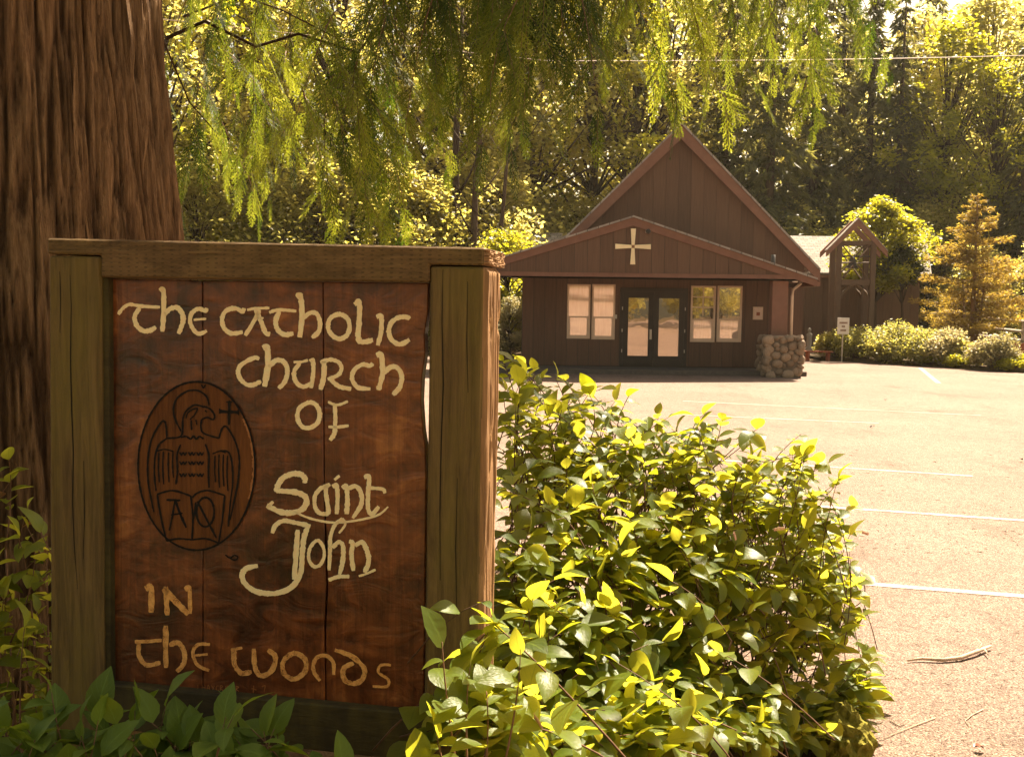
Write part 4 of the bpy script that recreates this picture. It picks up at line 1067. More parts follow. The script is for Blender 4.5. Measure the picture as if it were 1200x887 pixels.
# --- lone sprig in front of the sign's right post
leaves = []; stems = Acc(); rg = np.random.default_rng(9)
for (px, py, qx, qy) in [(518, 752, 535, 900), (552, 775, 548, 905), (512, 862, 530, 930), (495, 900, 515, 950), (570, 810, 568, 910), (610, 760, 590, 900)]:
    grow_stem(P(qx, qy, 2.12), P(px, py, 2.1), rg, 0.1, 6, leaves, stems, 0.003, 0.25, 0.05)
    bb = P(qx, qy, 2.12); stems.add(*tube([bb, (bb.x, bb.y + 0.03, 0.5)], [0.003, 0.0045], 4))
make_bush('leafy_sprig', (-0.15, 2.12, 0.5), 'few upright leafy sprigs before the lower end of the sign post', leaves, stems, 60)

for k, (x_, y_, sc_, rz_) in enumerate(((-2.6, -2.2, 1.0, 2.6), (-0.9, -2.6, 1.1, 3.4), (0.6, -2.4, 0.95, 2.9), (-4.2, -1.2, 1.0, 2.2))):  # unseen copies of the bush, added to darken the sign's lower half
    e = empty('added_shade_bush', (x_, y_, 0.5), 'unseen broadleaf bush added to keep light off the lower sign', 'shrub', 'unseen bushes added to shade the sign')
    e.scale = (sc_, sc_, sc_ * 0.8); e.rotation_euler = (0, 0, rz_)
    for ch in salal.children:
        if ch.name.startswith(('leaf_mass', 'stems')): add(ch.name.split('.')[0], ch.data, e)

# ------------------------------------------------------------------ BIG CEDAR
TC = Vector((-2.12, 4.25, 0))
def trunk_r(z): return 0.585 + 0.05 * max(0, 1 - abs(z - 2.0) / 1.2) + 0.34 * math.exp(-max(z, 0) / 0.75) + 0.09 * max(0, (3.2 - z)) * 0.55 - 0.012 * max(0, z - 3.2)
cedar = empty('cedar_tree', TC, 'massive cedar with fibrous red-brown bark behind the carved sign', 'tree')
nth, nz = 620, 345
th = np.linspace(0, 2 * math.pi, nth, endpoint=False); zz = np.concatenate([np.linspace(0.2, 5.0, 300), np.linspace(5.1, 11, nz - 300)])
TT, ZZ = np.meshgrid(th, zz)
R_ = np.vectorize(trunk_r)(ZZ)
# periodic ridged fibres: coordinates on a circle unrolled with a seam at the back
sx = TT * 0.66 * 1.0
warp = 0.03 * (vnoise(TT * 2.2 + 5, ZZ * 0.6) - 0.5) + 0.035 * (vnoise(TT * 9 + 50, ZZ * 2.2) - 0.5)
def ridge(f_, fz, o): return np.abs(2 * vnoise((sx + warp) * f_ + o, ZZ * fz + o) - 1) ** 0.5
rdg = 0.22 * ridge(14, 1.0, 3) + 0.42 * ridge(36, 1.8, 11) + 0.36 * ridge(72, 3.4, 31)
flute = np.cos(TT * 5 + 1.0) * 0.05 * np.exp(-ZZ / 2.0) + 0.05 * (vnoise(TT * 1.5 + 9, ZZ * 0.3) - 0.5)
Rr = R_ + flute + 0.06 * (rdg - 0.65)
V = np.stack([Rr * np.cos(TT), Rr * np.sin(TT), ZZ], -1).reshape(-1, 3)
Fc = [(j * nth + i, j * nth + (i + 1) % nth, (j + 1) * nth + (i + 1) % nth, (j + 1) * nth + i) for j in range(nz - 1) for i in range(nth)]
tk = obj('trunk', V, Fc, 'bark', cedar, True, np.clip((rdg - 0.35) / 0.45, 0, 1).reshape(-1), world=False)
# loose bark strips along the sunny edge
for k in range(14):
    a0 = rg.uniform(-1.9, 0.1); z0 = rg.uniform(2.0, 4.6); L_ = rg.uniform(0.3, 0.9); wdt = rg.uniform(0.006, 0.013)
    pts = []
    for i in range(8):
        t = i / 7; z_ = z0 + L_ * t; a_ = a0 + 0.05 * math.sin(t * 3 + k); rr_ = trunk_r(z_) + 0.022 + 0.02 * math.sin(t * math.pi) * rg.uniform(0.4, 1)
        for s in (-1, 1):
            aa = a_ + s * wdt / rr_ * (1 - 0.5 * abs(2 * t - 1)); pts.append((rr_ * math.cos(aa), rr_ * math.sin(aa), z_))
    obj('bark_strip', pts, [(2 * i, 2 * i + 1, 2 * i + 3, 2 * i + 2) for i in range(7)], 'bark', cedar, True, np.full(16, 0.8), world=False)

def cedar_spray(seed, L, bushy=1.0):
    """a pendulous branchlet hanging from the origin: twig, and flat feathery fans of scale leaves"""
    r = np.random.default_rng(seed); A = Acc(); Q = []; T = []
    sa = r.uniform(0, 6.28); so_ = r.uniform(0.25, 0.55)
    ax = lambda t: np.array([math.cos(sa) * so_ * L * t + 0.02 * math.sin(t * 6 + seed), math.sin(sa) * so_ * L * t, -L * (0.35 * t + 0.65 * t * t)])
    A.add(*tube([ax(t) for t in np.linspace(0, 1, 8)], list(np.linspace(0.005, 0.0012, 8)), 4))
    base_t = r.uniform(0.25, 0.65)
    def fan(o, d, nrm, ln, wdt):
        """one frond: midrib with herringbone leaflets that carry tiny side scales"""
        d = d / np.linalg.norm(d); lat = np.cross(nrm, d); lat /= np.linalg.norm(lat) + 1e-9
        m_ = max(6, int(ln / 0.0125)); bt = np.clip(base_t + r.normal(0, 0.1), 0, 1); sd = 1
        rib = [o + d * ln * t + np.array([0, 0, -0.18 * ln * t * t]) for t in np.linspace(0, 1, 5)]
        A.add(*tube(rib, [0.002, 0.0018, 0.0014, 0.001, 0.0006], 3))
        for i in range(m_):
            t = (i + 0.5) / m_; p = o + d * ln * t + np.array([0, 0, -0.18 * ln * t * t]); sd = -sd
            l2 = wdt * (math.sin(math.pi * (0.22 + 0.78 * t) ** 0.9) ** 0.7 * 0.9 + 0.12) * r.uniform(0.65, 1.15)
            dd = d * 0.80 + lat * sd * 0.58 + np.array([0, 0, -0.16]) + r.normal(0, 0.06, 3); dd /= np.linalg.norm(dd)
            wv = np.cross(nrm + r.normal(0, 0.25, 3), dd); wv /= np.linalg.norm(wv) + 1e-9
            tn = float(np.clip(bt + 0.25 * (t - 0.5) + r.normal(0, 0.08), 0, 1))
            w0 = 0.0040
            Q.append([p - wv * w0 * 0.6, p + wv * w0 * 0.6, p + dd * l2 * 0.65 + wv * w0, p + dd * l2]); T.append(tn)
            k2 = max(2, int(l2 / 0.013)); s2 = 1
            for k in range(k2):
                u = (k + 0.6) / (k2 + 0.4); q = p + dd * l2 * u; s2 = -s2
                l3 = (0.010 + 0.016 * (1 - u)) * r.uniform(0.7, 1.2); d3 = dd * 0.78 + wv * s2 * 0.62; n3 = np.cross(dd, wv)
                w3 = np.cross(n3, d3); w3 /= np.linalg.norm(w3) + 1e-9; w3 *= 0.0026
                Q.append([q - w3, q + w3, q + d3 * l3 + w3 * 0.5, q + d3 * l3 - w3 * 0.5]); T.append(tn)
    n = max(5, int(L / 0.085)); pa_ = r.uniform(0, math.pi)
    for i in range(n + 1):
        t = (i + 0.3 * r.random()) / n
        if t < 0.05: continue
        t = min(t, 1.0)
        ang = pa_ + (math.pi if i % 2 else 0) + r.normal(0, 0.5)
        h = np.array([math.cos(ang), math.sin(ang), 0])
        ln = (0.20 + 0.20 * math.sin(math.pi * min(1, 0.2 + 0.8 * t))) * r.uniform(0.6, 1.25) * bushy
        out = r.uniform(0.25, 0.95) if i < n else 0.1
        d = h * out + np.array([0, 0, -1.0])
        side = np.cross(h, [0, 0, 1.0]); nrm = side * r.normal(0.6, 0.5) + h * r.normal(0.5, 0.4) + np.array([0, 0, 0.2])
        nrm -= d * np.dot(nrm, d) / np.dot(d, d); nrm /= np.linalg.norm(nrm) + 1e-9
        fan(ax(t), d, nrm, ln, 0.10 * r.uniform(0.75, 1.25) * bushy)
    return mesh('hanging_branch', A.v, A.f, 'stem', True), qmesh('foliage', np.array(Q), 'cedar', np.array(T))
SPR = [cedar_spray(100 + k, L_, b_) for k, (L_, b_) in enumerate([(0.75, 1.0), (1.0, 1.1), (1.25, 1.15), (0.55, 0.85), (1.1, 1.0), (0.9, 1.2), (1.4, 1.2), (0.65, 1.05)])]
SPRL = [0.75, 1.0, 1.25, 0.55, 1.1, 0.9, 1.4, 0.65]
def hang(px, ytop, ybot, D, k=None, parent=cedar):
    top = P(px, ytop, D); bot = P(px, ybot, D); L_ = (top.z - bot.z)
    k = k if k is not None else min(range(8), key=lambda i: abs(SPRL[i] - L_) + rg.uniform(0, 0.25))
    o = add('hanging_branch', SPR[k][0], cedar, top - TC); sc = L_ / SPRL[k]
    sxy = float(np.clip(sc, 0.75, 1.2)) * rg.uniform(0.8, 1.1); o.scale = (sxy, sxy, sc); o.rotation_euler = (rg.normal(0, 0.08), rg.normal(0, 0.1), rg.uniform(0, 6.28))
    c = add('foliage', SPR[k][1], o)
    return o
rg = np.random.default_rng(21)
HANG = [  # px, top, bottom, distance
 (215, -60, 120, 6.0), (235, -40, 200, 6.6), (250, -80, 150, 5.8), (262, 60, 230, 7.0), (275, -30, 255, 6.3), (290, -60, 170, 7.2), (300, 30, 215, 6.0), (318, -50, 225, 6.8), (335, 60, 240, 7.3),
 (345, -60, 190, 6.2), (352, 100, 262, 6.6), (225, 90, 265, 7.4), (270, 120, 270, 6.8), (310, 110, 240, 7.4), (372, -20, 200, 7.2),
 (385, 20, 150, 5.4), (398, 10, 260, 5.4), (408, 40, 300, 5.6), (392, 60, 230, 5.8), (420, 100, 285, 5.7), (428, 20, 180, 6.6), (438, 120, 300, 6.2), (450, 90, 230, 7.0),
 (460, -40, 120, 5.6), (478, -60, 165, 5.3), (492, -40, 215, 5.5), (508, -60, 190, 5.2), (522, -50, 160, 5.0), (535, -60, 205, 5.3), (548, -60, 140, 5.6), (470, 40, 205, 6.6), (500, 60, 215, 6.4), (520, 40, 180, 6.8),
 (562, -60, 125, 5.2), (578, -60, 100, 5.5), (595, -60, 115, 5.8), (612, -60, 110, 5.4), (628, -60, 145, 5.6), (645, -60, 150, 5.2), (660, -60, 175, 5.5), (675, -60, 140, 5.8), (690, -60, 165, 5.3), (702, -60, 120, 5.6),
 (718, -60, 75, 5.8), (735, -60, 90, 6.2), (752, -60, 105, 6.0), (775, -50, 150, 6.4), (783, -50, 165, 6.2), (800, -60, 100, 6.6), (815, -60, 60, 6.3), (832, -60, 65, 6.8), (848, -60, 75, 6.5), (864, -60, 70, 6.9),
 (880, -60, 60, 6.4), (898, -60, 70, 6.8), (912, -60, 95, 6.5), (925, -60, 130, 6.8), (938, -60, 155, 6.6), (950, -60, 140, 6.9), (962, -60, 165, 6.5), (975, -60, 110, 6.8), (990, -60, 75, 7.0), (1005, -60, 60, 6.6), (1022, -60, 45, 6.8),
 (475, 180, 250, 6.8), (455, 160, 245, 7.2), (530, 105, 185, 6.2), (770, -60, 60, 5.6), (610, -60, 40, 6.6), (930, 20, 120, 7.2), (955, 30, 150, 7.2)]
for h in HANG:
    if rg.random() < (0.30 if h[0] < 370 else 0.10): continue
    h = (h[0], h[1], h[2] - 10 - 40 * rg.random(), h[3])
    hang(*h)
    if 440 < h[0] < 720: hang(h[0] + rg.normal(0, 12), h[1] - rg.uniform(0, 15), h[2] - rg.uniform(20, 80), h[3] + rg.uniform(0.2, 0.5))
# limbs the sprays hang from, and unseen sprays added above the frame for shade
def limb(pts, r0, r1):
    n = len(pts); v, f = tube(pts, list(np.linspace(r0, r1, n)), 7); obj('limb', v, f, 'wood', cedar, True)
for (z0, tx, ty, tz, sag) in ((5.6, 0.4, 5.5, 4.65, 0.3), (6.2, 1.2, 5.6, 4.75, 0.4), (6.4, 3.0, 6.8, 4.9, 0.5), (5.4, -1.0, 6.6, 4.6, 0.2), (7.4, 3.4, 6.4, 5.2, 0.5), (5.9, -0.6, 5.2, 4.5, 0.25)):
    a = Vector((TC.x, TC.y, z0)); b = Vector((tx, ty, tz)); pts = [a.lerp(b, t) + Vector((0, 0.1 * math.sin(t * 9), -sag * math.sin(t * math.pi))) for t in np.linspace(0, 1, 9)]
    limb(pts, 0.075, 0.012)
limb([P(195, 45, 6.0), P(240, 25, 6.1), P(300, 55, 6.2), P(350, 40, 6.2), P(420, 62, 6.1), P(455, 15, 6.0), P(480, -20, 5.9)], 0.012, 0.006)
limb([P(215, 20, 6.4), P(280, -5, 6.4), P(330, 12, 6.3), P(395, 45, 6.2)], 0.008, 0.004)
limb([P(188, 40, 5.2), P(205, 80, 5.2), P(222, 120, 5.2), P(250, 152, 5.3)], 0.006, 0.003)
for i in range(230):  # extra sprays out of view, set up-sun to shade the centre ones
    z_ = rg.uniform(5.4, 8.2); q = z_ - 4.6
    x_ = rg.uniform(-1.25, 0.5) + q * 0.388 + rg.normal(0, 0.12); y_ = 5.45 + q * 0.646 + rg.normal(0, 0.3)
    k = int(rg.integers(8)); o = add('hanging_branch', SPR[k][0], cedar, Vector((x_, y_, z_)) - TC); o.rotation_euler = (0, 0, rg.uniform(0, 6.28)); o.scale = (1.4, 1.4, 1)
    add('foliage', SPR[k][1], o)

# ------------------------------------------------------------------ WOODS
def leaf_quads(c, n, rad, size, r, up=0.5, flat=0.75):
    p = r.normal(0, 1, (n, 3)); p /= np.linalg.norm(p, axis=1, keepdims=True) + 1e-9
    p *= (r.random((n, 1)) ** 0.45) * rad; p[:, 2] *= flat; p += c
    nr = r.normal(0, 1, (n, 3)); nr[:, 2] = np.abs(nr[:, 2]) + up * 1.6; nr /= np.linalg.norm(nr, axis=1, keepdims=True)
    a = np.cross(nr, r.normal(0, 1, (n, 3))); a /= np.linalg.norm(a, axis=1, keepdims=True) + 1e-9; b = np.cross(nr, a)
    s = size * r.uniform(0.55, 1.3, (n, 1))
    return np.stack([p - a * s * 0.5, p + b * s * 0.30, p + a * s * 0.5, p - b * s * 0.30], 1)
def broadleaf(seed, h, rad, nclump, nleaf, size, low=0.18, clump=1.1, lean=0.0):
    r = np.random.default_rng(seed); A = Acc(); tr = h * 0.011 + 0.04
    pts = [np.array([lean * h * t * t + 0.12 * math.sin(t * 5 + seed), 0.12 * math.cos(t * 4 + seed), h * 0.92 * t]) for t in np.linspace(0, 1, 9)]
    A.add(*tube(pts, list(np.linspace(tr, tr * 0.15, 9)), 7))
    Q = []; T = []
    for i in range(nclump):
        t = low + (1 - low) * (i + r.random()) / nclump
        prof = math.sin(math.pi * min(1, (t - low) / (1 - low) * 0.86 + 0.14)) ** 0.7
        ang = r.uniform(0, 6.28); rr = rad * prof * math.sqrt(r.uniform(0.05, 1.0))
        cpt = np.array([lean * h * t * t + rr * math.cos(ang), rr * math.sin(ang), h * t])
        s_ = pts[min(8, max(0, int(t * 8 * 0.85)))]
        A.add(*tube([s_, s_ * 0.45 + cpt * 0.55 + np.array([0, 0, 0.1]), cpt], [tr * 0.32, tr * 0.2, 0.015], 4))
        cr_ = clump * r.uniform(0.65, 1.35)
        q = leaf_quads(cpt, int(nleaf * r.uniform(0.6, 1.3)), cr_, size, r); Q.append(q)
        T.append(np.clip(r.normal(0.5, 0.16) + r.normal(0, 0.16, len(q)), 0, 1))
    return mesh('trunk', A.v, A.f, 'wood', True), np.concatenate(Q), np.concatenate(T)
def conifer(seed, h, rad, mat_, droop=0.5, size=0.34, dens=1.0, low=0.08, wood='wood'):
    r = np.random.default_rng(seed); A = Acc()
    A.add(*tube([(0, 0, 0), (0.05, 0, h * 0.5), (0, 0, h)], [h * 0.012 + 0.05, h * 0.008 + 0.02, 0.02], 7))
    Q = []; T = []; z = h * low
    while z < h * 0.985:
        t = (z / h - low) / (1 - low); L_ = rad * (1 - t) ** 0.8 + 0.25
        for b in range(max(3, int(6 * (1 - 0.4 * t)))):
            ang = r.uniform(0, 6.28); l_ = L_ * r.uniform(0.55, 1.1); d = np.array([math.cos(ang), math.sin(ang), 0])
            n = int(34 * l_ * dens) + 6; s = r.random(n) ** 0.8
            p = d * (s * l_)[:, None] + np.array([0, 0, z]) ; p[:, 2] += 0.15 * l_ * s - droop * l_ * s * s
            side = np.array([-d[1], d[0], 0]); p += side * (r.normal(0, 0.16, n) * l_ * (1.15 - s))[:, None]
            p[:, 2] -= r.random(n) * 0.28 * droop; p[:, 2] += r.normal(0, 0.07, n) * (l_ > 0.6) + 0.10 * l_ * math.sin(ang * 3 + z * 5)
            dd = d * 0.5 + r.normal(0, 0.3, (n, 3)); dd[:, 2] -= droop * 0.9; dd += side * r.normal(0, 0.5, (n, 1)); dd /= np.linalg.norm(dd, axis=1, keepdims=True)
            wv = np.cross(dd, r.normal(0, 1, (n, 3))); wv /= np.linalg.norm(wv, axis=1, keepdims=True) + 1e-9
            sz = size * r.uniform(0.6, 1.3, (n, 1)); wv *= sz * 0.16
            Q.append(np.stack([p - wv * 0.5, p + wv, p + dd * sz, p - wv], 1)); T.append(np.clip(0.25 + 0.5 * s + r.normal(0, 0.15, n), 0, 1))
            A.add(*tube([(0, 0, z), d * l_ * 0.6 + np.array([0, 0, z + 0.09 * l_ - droop * 0.36 * l_])], [0.03, 0.01], 3))
        z += h * 0.022 + 0.1
    return mesh('trunk', A.v, A.f, wood, True), np.concatenate(Q), np.concatenate(T)
KIND = {}
for k in range(4): KIND['broad%d' % k] = broadleaf(40 + k, 17 + k, 4.4 + 0.4 * k, 100, 130, 0.29, 0.1, 1.15, 0.01 * (k - 1.5))
for k in range(2): KIND['under%d' % k] = broadleaf(60 + k, 8.5, 3.6, 60, 150, 0.26, 0.06, 1.0)
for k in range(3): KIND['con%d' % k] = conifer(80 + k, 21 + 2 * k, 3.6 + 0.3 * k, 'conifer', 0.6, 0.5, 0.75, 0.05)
CROWN = {}
def tree(kind, mat_, x, y, label, cat='tree', group=None, sc=1.0, rot=None, name='forest_tree', z=0):
    tm, Q, T = KIND[kind]
    key = (kind, mat_)
    if key not in CROWN: CROWN[key] = qmesh('crown', Q, mat_, T)
    e = empty(name, (x, y, z), label, cat, group); e.scale = (sc, sc, sc); e.rotation_euler = (0, 0, rg.uniform(0, 6.28) if rot is None else rot)
    add('trunk', tm, e); add('crown', CROWN[key], e); return e
rg = np.random.default_rng(33)
def tx(px, y): return (px - 600) / F_PX * y
LB = dict(l='bright yellow-green broadleaf tree glowing among the duller woods',
    g='golden-leaved broadleaf tree in the woods behind the church', d='dull green broadleaf tree in the shaded woods', c='tall dark conifer standing in the woods behind the church',
    u='bushy understorey tree along the edge of the woods')
GR = dict(l='bright yellow-green woodland trees', g='golden woodland trees', d='green woodland trees', c='dark woodland conifers', u='understorey along the wood edge')
WOODS = [  # kind, material, px, distance, scale
 ('broad0', 'golden', 180, 46, 1.15), ('broad1', 'lime', 285, 50, 1.2), ('broad2', 'green', 395, 47, 1.05), ('broad3', 'golden', 470, 52, 1.15), ('broad0', 'golden', 545, 52, 1.2), ('broad1', 'golden', 620, 57, 1.3),
 ('broad2', 'lime', 690, 60, 1.3), ('broad3', 'green', 745, 62, 1.3), ('broad1', 'golden', 775, 66, 1.45), ('broad2', 'green', 120, 52, 1.3), ('broad3', 'golden', 40, 48, 1.2), ('broad0', 'golden', 250, 60, 1.4), ('broad2', 'golden', 340, 64, 1.45), ('broad3', 'golden', 520, 66, 1.45), ('broad0', 'golden', 600, 68, 1.55),
 ('con0', 'conifer', 845, 60, 1.2), ('con1', 'conifer', 895, 57, 1.1), ('con2', 'conifer', 945, 62, 1.1), ('con1', 'conifer', 1010, 64, 1.15), ('con0', 'conifer', 1045, 62, 1.05), ('con2', 'conifer', 815, 68, 1.2), ('con1', 'conifer', 730, 74, 1.3), ('con0', 'conifer', 975, 70, 1.3),
 ('broad1', 'lime', 1100, 62, 1.08), ('broad0', 'golden', 1150, 64, 1.3), ('broad3', 'lime', 1160, 58, 0.8), ('broad2', 'golden', 1060, 68, 1.15), ('con2', 'conifer', 1190, 56, 0.78), ('con0', 'conifer', 1225, 58, 1.0), ('broad3', 'golden', 1250, 64, 1.15), ('con1', 'conifer', 1300, 60, 1.1), ('broad0', 'golden', 990, 76, 1.35), ('broad3', 'golden', 890, 78, 1.5), ('broad1', 'golden', 1180, 74, 1.35), ('broad2', 'golden', 1125, 80, 1.35), ('con1', 'conifer', 1072, 72, 1.2), ('broad0', 'golden', 835, 82, 1.6), ('broad2', 'golden', 930, 66, 1.0)]
for kd, mt_, px, y, s in WOODS:
    key = 'c' if kd[0] == 'c' else ('l' if mt_ == 'lime' else 'g' if mt_ == 'golden' else 'd')
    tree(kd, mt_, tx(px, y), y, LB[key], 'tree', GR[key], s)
for px, y, s, mt_ in ((230, 42, 0.9, 'golden'), (330, 43, 0.85, 'green'), (420, 45, 1.0, 'green'), (500, 44, 0.85, 'green'), (560, 48, 1.05, 'golden'), (640, 57, 0.95, 'golden'), (700, 58, 0.95, 'golden'), (150, 42, 1.0, 'golden'), (860, 57, 0.85, 'green'), (930, 58, 0.9, 'green'), (1140, 50, 0.6, 'green'), (1210, 46, 0.6, 'green'), (1085, 58, 0.95, 'golden'), (470, 43, 0.9, 'green'), (370, 42, 0.9, 'green')):
    tree('under%d' % (int(px) % 2), mt_, tx(px, y), y, LB['u'], 'tree', GR['u'], s, name='understorey_tree')
# dark bare trunks that show singly among the leaves
for px, y, r_, ln in ((535, 44, 0.26, 0.0), (548, 43, 0.2, 0.10), (565, 43, 0.12, 0.22), (412, 47, 0.2, 0.0), (725, 58, 0.28, 0.0), (1088, 62, 0.25, 0.02), (350, 45, 0.14, -0.03)):
    e = empty('bare_trunk', (tx(px, y), y, 0), 'dark bare tree trunk among the leaves behind the sign and church', 'tree', 'bare trunks in the woods')
    A = Acc(); H = 15
    pts = [np.array([ln * t * H * 0.55 + 0.12 * math.sin(t * 7 + px), 0.1 * math.cos(t * 5), H * t]) for t in np.linspace(0, 1, 10)]
    A.add(*tube(pts, list(np.linspace(r_, r_ * 0.3, 10)), 8))
    tkm = mesh('trunk', A.v, A.f, 'wood', True); add('trunk', tkm, e)
    for k in range(9):
        t = 0.25 + 0.08 * k; s_ = pts[int(t * 9)]; ang = rg.uniform(0, 6.28); l_ = rg.uniform(1.2, 2.6)
        v, f = tube([s_, s_ + np.array([math.cos(ang) * l_ * 0.5, math.sin(ang) * l_ * 0.5, l_ * 0.45]), s_ + np.array([math.cos(ang) * l_, math.sin(ang) * l_, l_ * 1.1])], [r_ * 0.3, r_ * 0.2, 0.012], 5)
        add('limb', mesh('limb', v, f, 'wood', True), e)
# trees behind the camera, seen in the window glass
for i, (x_, y_) in enumerate(((-22, -26), (-14, -22), (-6, -27), (2, -24), (9, -22), (16, -27), (24, -23), (-30, -20), (31, -28), (5, -33), (20, -35), (-10, -34))):
    tree('broad%d' % (i % 4), 'golden' if i % 3 else 'green', x_, y_, 'leafy tree across the parking lot, mirrored in the church windows', 'tree', 'trees across the parking lot', 0.85)

# bright trees near the church
KIND['lime_tree'] = broadleaf(91, 5.0, 2.0, 70, 190, 0.15, 0.30, 0.55)
KIND['lime_tall'] = broadleaf(93, 6.8, 2.3, 95, 190, 0.17, 0.46, 0.6)
KIND['shade_crown'] = broadleaf(94, 4.9, 1.0, 34, 210, 0.15, 0.68, 0.42)
KIND['lime_bush'] = broadleaf(92, 3.6, 1.5, 46, 170, 0.14, 0.15, 0.5)
tree('lime_tall', 'lime', tx(1026, 45.2), 45.2, 'bright lime-green tree crowding the bell frame', 'tree', sc=1.0, name='lime_leaved_tree')
tree('lime_bush', 'lime', tx(985, 57), 57, 'pale lime tree top rising over the wing roof', 'tree', sc=1.75, name='lime_leaved_tree')
tree('shade_crown', 'lime_shade', tx(1052, 44.6), 44.6, 'dark leaves painted as the shaded lower side of the lime-green tree', 'shrub', sc=1.0, name='lime_tree_shade')  # dark leaf colour stands in for shade under the lime tree's crown
tree('lime_tree', 'lime', tx(592, 38), 37.6, 'yellow-green small tree behind the left end of the porch roof', 'tree', sc=0.93, name='lime_leaved_tree')
tree('lime_bush', 'pale', tx(598, 36), 35.0, 'pale sunlit bush seen under the left end of the porch', 'shrub', sc=0.62, name='pale_bush')
# rusty conifer with several stems
tm, Q, T = conifer(95, 6.9, 2.7, 'rust', 0.02, 0.15, 4.4, 0.18, 'palewood')
KIND['rust'] = (tm, Q, T)
rt = tree('rust', 'rust', tx(1137, 41.5), 41.5, 'rusty gold conifer with layered branches and several slim stems', 'tree', name='rusty_conifer', rot=0.4)
for k, (dx, dy) in enumerate(((0.3, 0.1), (-0.25, 0.15), (0.15, -0.25))):
    v, f = tube([(dx * 0.5, dy * 0.5, 0), (dx, dy, 1.6), (dx * 1.6, dy * 1.5, 3.4)], [0.07, 0.055, 0.02], 7); add('stem', mesh('stem', v, f, 'palewood', True), rt)

# garden shrubs by the entrance
def shrub(seed, w_, h_, n, size, lumps, mat_):
    lumps = int(lumps * 1.4); r = np.random.default_rng(seed); Q = []; T = []; A = Acc()
    for i in range(lumps):
        ang = r.uniform(0, 6.28); q = math.sqrt(r.random()); c = np.array([w_ * 0.36 * q * math.cos(ang), w_ * 0.36 * q * math.sin(ang), h_ * (0.28 + 0.44 * (1 - q * q) * r.uniform(0.6, 1.1))])
        rad = 0.24 * min(w_, h_ * 1.4) * r.uniform(0.7, 1.25)
        qd = leaf_quads(c, n, rad, size, r, 0.3, 0.8); Q.append(qd); T.append(np.clip(r.normal(0.5, 0.12) + r.normal(0, 0.15, n), 0, 1))
        A.add(*tube([(c[0] * 0.2, c[1] * 0.2, 0), c * 0.6, c], [0.025, 0.018, 0.008], 4))
    return mesh('stems', A.v, A.f, 'stem', True), qmesh('foliage', np.concatenate(Q), mat_, np.concatenate(T))
SH = dict(mound=shrub(1, 2.0, 1.15, 420, 0.075, 26, 'shrub'), pale=shrub(2, 1.5, 1.1, 300, 0.085, 18, 'pale'), lime=shrub(3, 1.1, 0.55, 260, 0.07, 16, 'lime'), dark=shrub(4, 1.2, 1.0, 320, 0.08, 18, 'green'))
for kd, px, py, s, lab in (
    ('mound', 1022, 424, 0.95, 'rounded olive shrub in front of the bell frame'), ('mound', 1062, 421, 1.12, 'largest billowing olive shrub in the garden bed'), ('mound', 1104, 418, 0.95, 'olive shrub between the billowing shrub and the rusty conifer'),
    ('dark', 990, 421, 0.85, 'dark leafy shrub at the foot of the small stake sign'), ('pale', 1128, 421, 0.85, 'pale flowering shrub below the rusty conifer'), ('pale', 1098, 426, 0.55, 'small pale shrub behind the fern'),
    ('lime', 1139, 433, 0.85, 'low lime-green cushion plant at the edge of the bed'), ('lime', 1050, 427, 0.6, 'little lime-green plant just behind the bed edging'), ('lime', 1104, 428, 0.8, 'bright yellow-green plant beside the fern'),
    ('pale', 1176, 435, 0.78, 'buff bushy shrub near the red-brown planter'), ('lime', 1202, 438, 0.8, 'lime-green cushion plant beyond the buff shrub'), ('dark', 1150, 424, 0.7, 'dark small shrub behind the lime cushion plant')):
    p = G(px, float(np.interp(px, [962, 1060, 1215], [421.5, 427.5, 438]))); p.y += 1.35 if (kd == 'mound' or py < 425) else 0.62; s *= 1.32 if kd == 'mound' else 1.55
    e = empty('garden_shrub', (p.x, p.y, 0.03), lab, 'shrub'); e.scale = (s, s, s); e.rotation_euler = (0, 0, rg.uniform(0, 6))
    add('stems', SH[kd][0], e); add('foliage', SH[kd][1], e)
# fern
fp = G(1086, 428); fp.y += 0.35
fern = empty('fern', (fp.x, fp.y, 0.04), 'yellow-green upright fern at the edge of the garden bed', 'fern')
def fern_frond(L_, r):
    Q = []
    for i in range(22):
        t = (i + 1) / 23; p = np.array([L_ * 0.55 * t, 0, L_ * (0.95 * t - 0.35 * t * t)])
        for s in (-1, 1):
            l_ = 0.13 * math.sin(math.pi * (0.15 + 0.85 * t)) + 0.02; d = np.array([0.35, s, 0.15]); d = d / np.linalg.norm(d) * l_
            wv = np.array([0.02, 0, 0.016]); Q.append([p - wv, p + wv, p + d + wv * 0.3, p + d - wv * 0.3])
    return np.array(Q)
ffm = qmesh('frond', fern_frond(0.9, rg), 'lime', np.full(44, 0.6))
for k in range(13):
    o = add('frond', ffm, fern); o.rotation_euler = (rg.normal(0, 0.1), rg.normal(0, 0.18), k * 0.483); sc = rg.uniform(0.7, 1.1); o.scale = (sc, sc, sc)

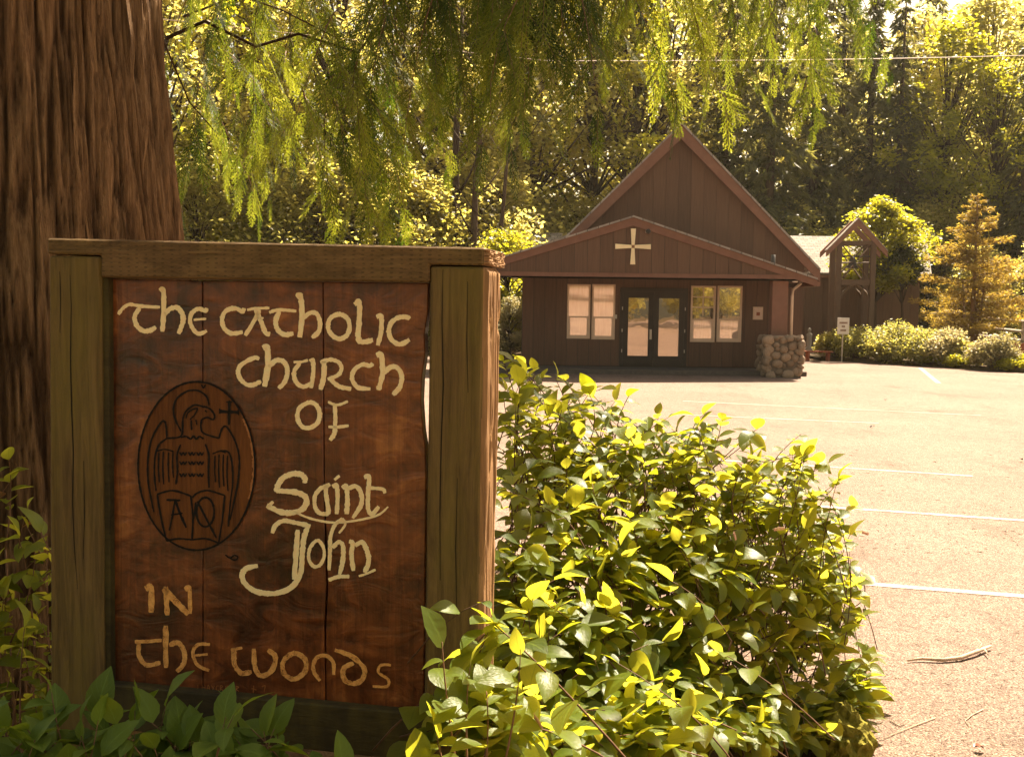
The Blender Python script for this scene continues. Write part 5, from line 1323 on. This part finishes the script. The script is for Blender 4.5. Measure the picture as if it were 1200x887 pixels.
# ------------------------------------------------------------------ litter on the asphalt
def gp(px, py, z): q = G(px, py); return Vector((q.x, q.y, z))
A = Acc()
A.add(*tube([gp(1063, 776, 0.012), gp(1080, 775, 0.02), gp(1104, 776, 0.016), gp(1126, 774, 0.02), gp(1145, 768, 0.028), gp(1161, 761, 0.024)], [0.004, 0.009, 0.0115, 0.013, 0.012, 0.008], 8))
A.add(*tube([gp(1146, 768, 0.03), gp(1150, 763, 0.05), gp(1143, 758, 0.06)], [0.005, 0.004, 0.002], 5)); A.add(*tube([gp(1154, 766, 0.026), gp(1158, 771, 0.02)], [0.006, 0.003], 5))
tag(obj('fallen_stick', A.v, A.f, 'stick', None, True), 'thick crooked stick with bark lying on the sunlit asphalt', 'stick')
for pts, lab in (([(1152, 832), (1140, 838), (1131, 845), (1136, 853)], 'thin bent twig on the asphalt below the thick stick'), ([(1096, 842), (1075, 850), (1045, 862), (1022, 872)], 'long straight thin twig on the asphalt by the bush'), ([(1042, 845), (1054, 852), (1060, 849)], 'short hooked twig near the long straight twig')):
    v, f = tube([gp(x_, y_, 0.006) for x_, y_ in pts], [0.003, 0.0028, 0.0022, 0.0015][:len(pts)], 5); tag(obj('fallen_twig', v, f, 'stick', None, True), lab, 'twig')
for k, (px, py, s, mat_, lab) in enumerate(((1142, 881, 0.05, 'deadleaf', 'crumpled red dead leaf on the asphalt'), (1008, 862, 0.05, 'carve', 'black shrivelled leaf on the asphalt beside the bush'), (1038, 470, 0.10, 'carve', 'dark fallen leaf on the far asphalt near the stripe ends'), (1025, 501, 0.10, 'carve', 'dark curled leaf lying by a faded far stripe'), (1198, 541, 0.07, 'carve', 'small dark leaf on open asphalt between two stripes'), (1140, 880, 0.035, 'white', 'pale petal scrap beside the crumpled red leaf'))):
    V, Fc, uv = TEMPL[k % 5]; q = gp(px, py, 0.012)
    a = rg.uniform(0, 6.28); Rm = np.array([[math.cos(a), math.sin(a), 0.1], [-math.sin(a), math.cos(a), 0], [0, 0, 2.2]])
    o = obj('fallen_leaf', np.asarray(q) + (V * s) @ Rm + np.array([0, 0, 0.012]), Fc, mat_, None, True); tag(o, lab, 'leaf')
# gravel and needle litter scattered thinly over the near asphalt, one uncountable layer
n = 2600
pxs = rg.uniform(960, 1215, n); pys = 460 + 440 * rg.random(n) ** 0.6
V = []; Fc = []
for i in range(n):
    q = G(pxs[i], pys[i]); s = rg.uniform(0.003, 0.008) * (1 + (pys[i] < 650) * 0.8); a = rg.uniform(0, 6.28)
    if q.x < bed_right(q.y) : continue
    ln = s * (rg.uniform(3, 7) if rg.random() < 0.3 else rg.uniform(1, 1.6)); c_, s_ = math.cos(a), math.sin(a); o = len(V)
    for (ux, uy) in ((-1, 0), (0, -1), (1, 0), (0, 1)): V.append((q.x + c_ * ux * ln * 0.5 - s_ * uy * s * 0.5, q.y + s_ * ux * ln * 0.5 + c_ * uy * s * 0.5, 0.001))
    V.append((q.x, q.y, s * 0.6)); Fc += [(o, o + 1, o + 4), (o + 1, o + 2, o + 4), (o + 2, o + 3, o + 4), (o + 3, o, o + 4)]
tag(obj('gravel_litter', V, Fc, 'stick'), 'fine grit and needle litter strewn over the asphalt', 'litter', kind='stuff')
# moss clump at the bed edge
bm = bmesh.new(); bmesh.ops.create_icosphere(bm, subdivisions=4, radius=1)
for vtx in bm.verts:
    n_ = float(vnoise(vtx.co.x * 5 + 30, vtx.co.y * 5 + vtx.co.z * 4 + 30)); vtx.co *= 0.8 + 0.4 * n_; vtx.co.x *= 0.14; vtx.co.y *= 0.2; vtx.co.z *= 0.17
me = bpy.data.meshes.new('moss_clump'); bm.to_mesh(me); bm.free(); me.materials.append(M['moss'])
q = G(985, 878); o = add('moss_clump', me, None, (q.x, q.y, 0.05)); tag(o, 'ochre moss clump where the bed meets the asphalt', 'moss')

# ------------------------------------------------------------------ thin warm haze in the air
hz = NT('thin_haze'); pv = hz.n('ShaderNodeVolumePrincipled'); pv.inputs['Density'].default_value = 0.00017; pv.inputs['Color'].default_value = (1.0, 0.93, 0.78, 1); pv.inputs['Anisotropy'].default_value = 0.35
hz.l(pv.outputs[0], hz.out.inputs['Volume']); M['haze'] = hz.m
v, f = box(-175, 175, -125, 205, -1.1, 42); tag(obj('haze', v, f, 'haze'), kind='stuff')
